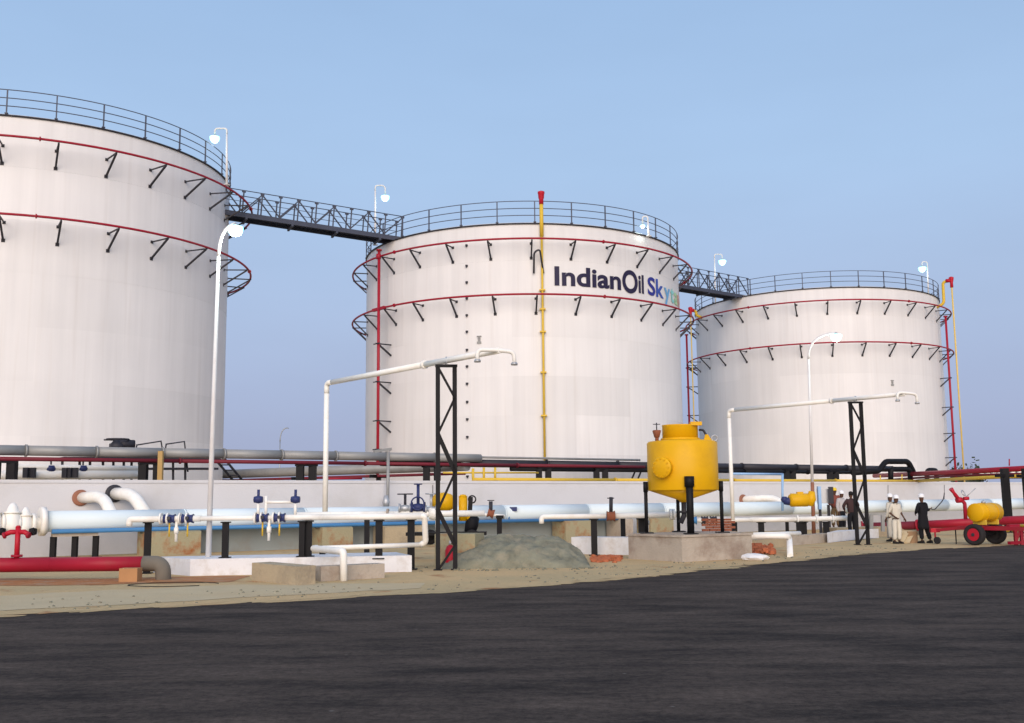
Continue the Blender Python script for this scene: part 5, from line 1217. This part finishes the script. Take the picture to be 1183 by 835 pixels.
person('man in a long black coat and white hard hat with his right arm out', g_(1068, 627.5), 25, 'cblack', 'cblack', 'hat', dict(shR=(-.17, .01, 1.38), elR=(-.2, .05, 1.12), wrR=(-.10, .22, 1.05), elL=(.22, -.06, 1.12), wrL=(.18, .10, .95), knL=(.13, .02, .49), anL=(.20, -.04, .09), toL=(.22, .10, .03)) if False else dict(shR=(.17, 0, 1.38) if False else (-.17, 0, 1.38), elL=(.30, .08, 1.16), wrL=(.52, .14, 1.22), elR=(-.24, .06, 1.12), wrR=(-.12, .22, 1.06), knL=(.14, -.02, .49), anL=(.22, -.08, .09), toL=(.24, .06, .03)), coat=.42, scale=.96)
person('man in off white clothes and white hard hat, left of the pair by the boards', g_(1031.5, 625.5), 35, 'cwhite', 'cwhite', 'hat', dict(elL=(.27, .03, 1.12), wrL=(.22, .20, .95)), scale=.97)
person('man in off white clothes and white hard hat looking down, right of the pair', g_(1036.5, 628), 200, 'cwhite', 'cwhite', 'hat', dict(head=(0, .07, 1.585), neck2=(0, .035, 1.49), elR=(-.26, -.04, 1.13), wrR=(-.30, .08, .92), elL=(.24, -.05, 1.12), wrL=(.16, .12, .98)), long_sleeve=False, scale=.95)
person('man in a yellow hard hat and rust red shirt behind the white pipe', at(967.5, 640, 45.5) * 1 - UP * at(967.5, 640, 45.5).z + UP * .25, 160, 'crust', 'ckhaki', 'yhat', dict(elL=(.27, .1, 1.14), wrL=(.16, .26, 1.02), elR=(-.27, .1, 1.14), wrR=(-.14, .28, 1.0)))
person('man in a pale shirt and white hard hat beside the yellow hard hat', at(974.5, 640, 44.2) - UP * at(974.5, 640, 44.2).z + UP * .12, 215, 'cgrey', 'cblack', 'hat', dict(head=(0, .05, 1.59), elR=(-.26, .06, 1.13), wrR=(-.2, .24, 1.0)))
person('bareheaded man in dark brown clothes behind the right lattice tower', at(986.5, 640, 41.6) - UP * at(986.5, 640, 41.6).z + UP * .1, 10, 'cbrown', 'cblack', None, dict(elL=(.32, .04, 1.16), wrL=(.2, .18, .98), elR=(-.32, .04, 1.16), wrR=(-.2, .18, .98)))
hk_ = at(1081, 583, 37.3); solo('hose', MB().tube(fillet([at(1091, 569, 37.3), at(1090, 577, 37.3), at(1084, 584, 37.2), at(1080, 588.5, 37.1), at(1076, 588, 37.1)], .15), .018, 6), M['steel'], 'thin dark cord dangling at the raised hand of the man in black', 'cord', hk_)

lc = gnd(200, 676); lp_ = [lc + V((.85 * math.cos(t_ * .5) * (1 + .05 * math.sin(3 * t_)), .55 * math.sin(t_ * .5), .02)) for t_ in [i * .5 for i in range(1, 23)]]
solo('cable', MB().tube(lp_, .008, 6), M['black'], 'dark cable lying in a loop on the verge left of the street lamp foot', 'cable', lc)
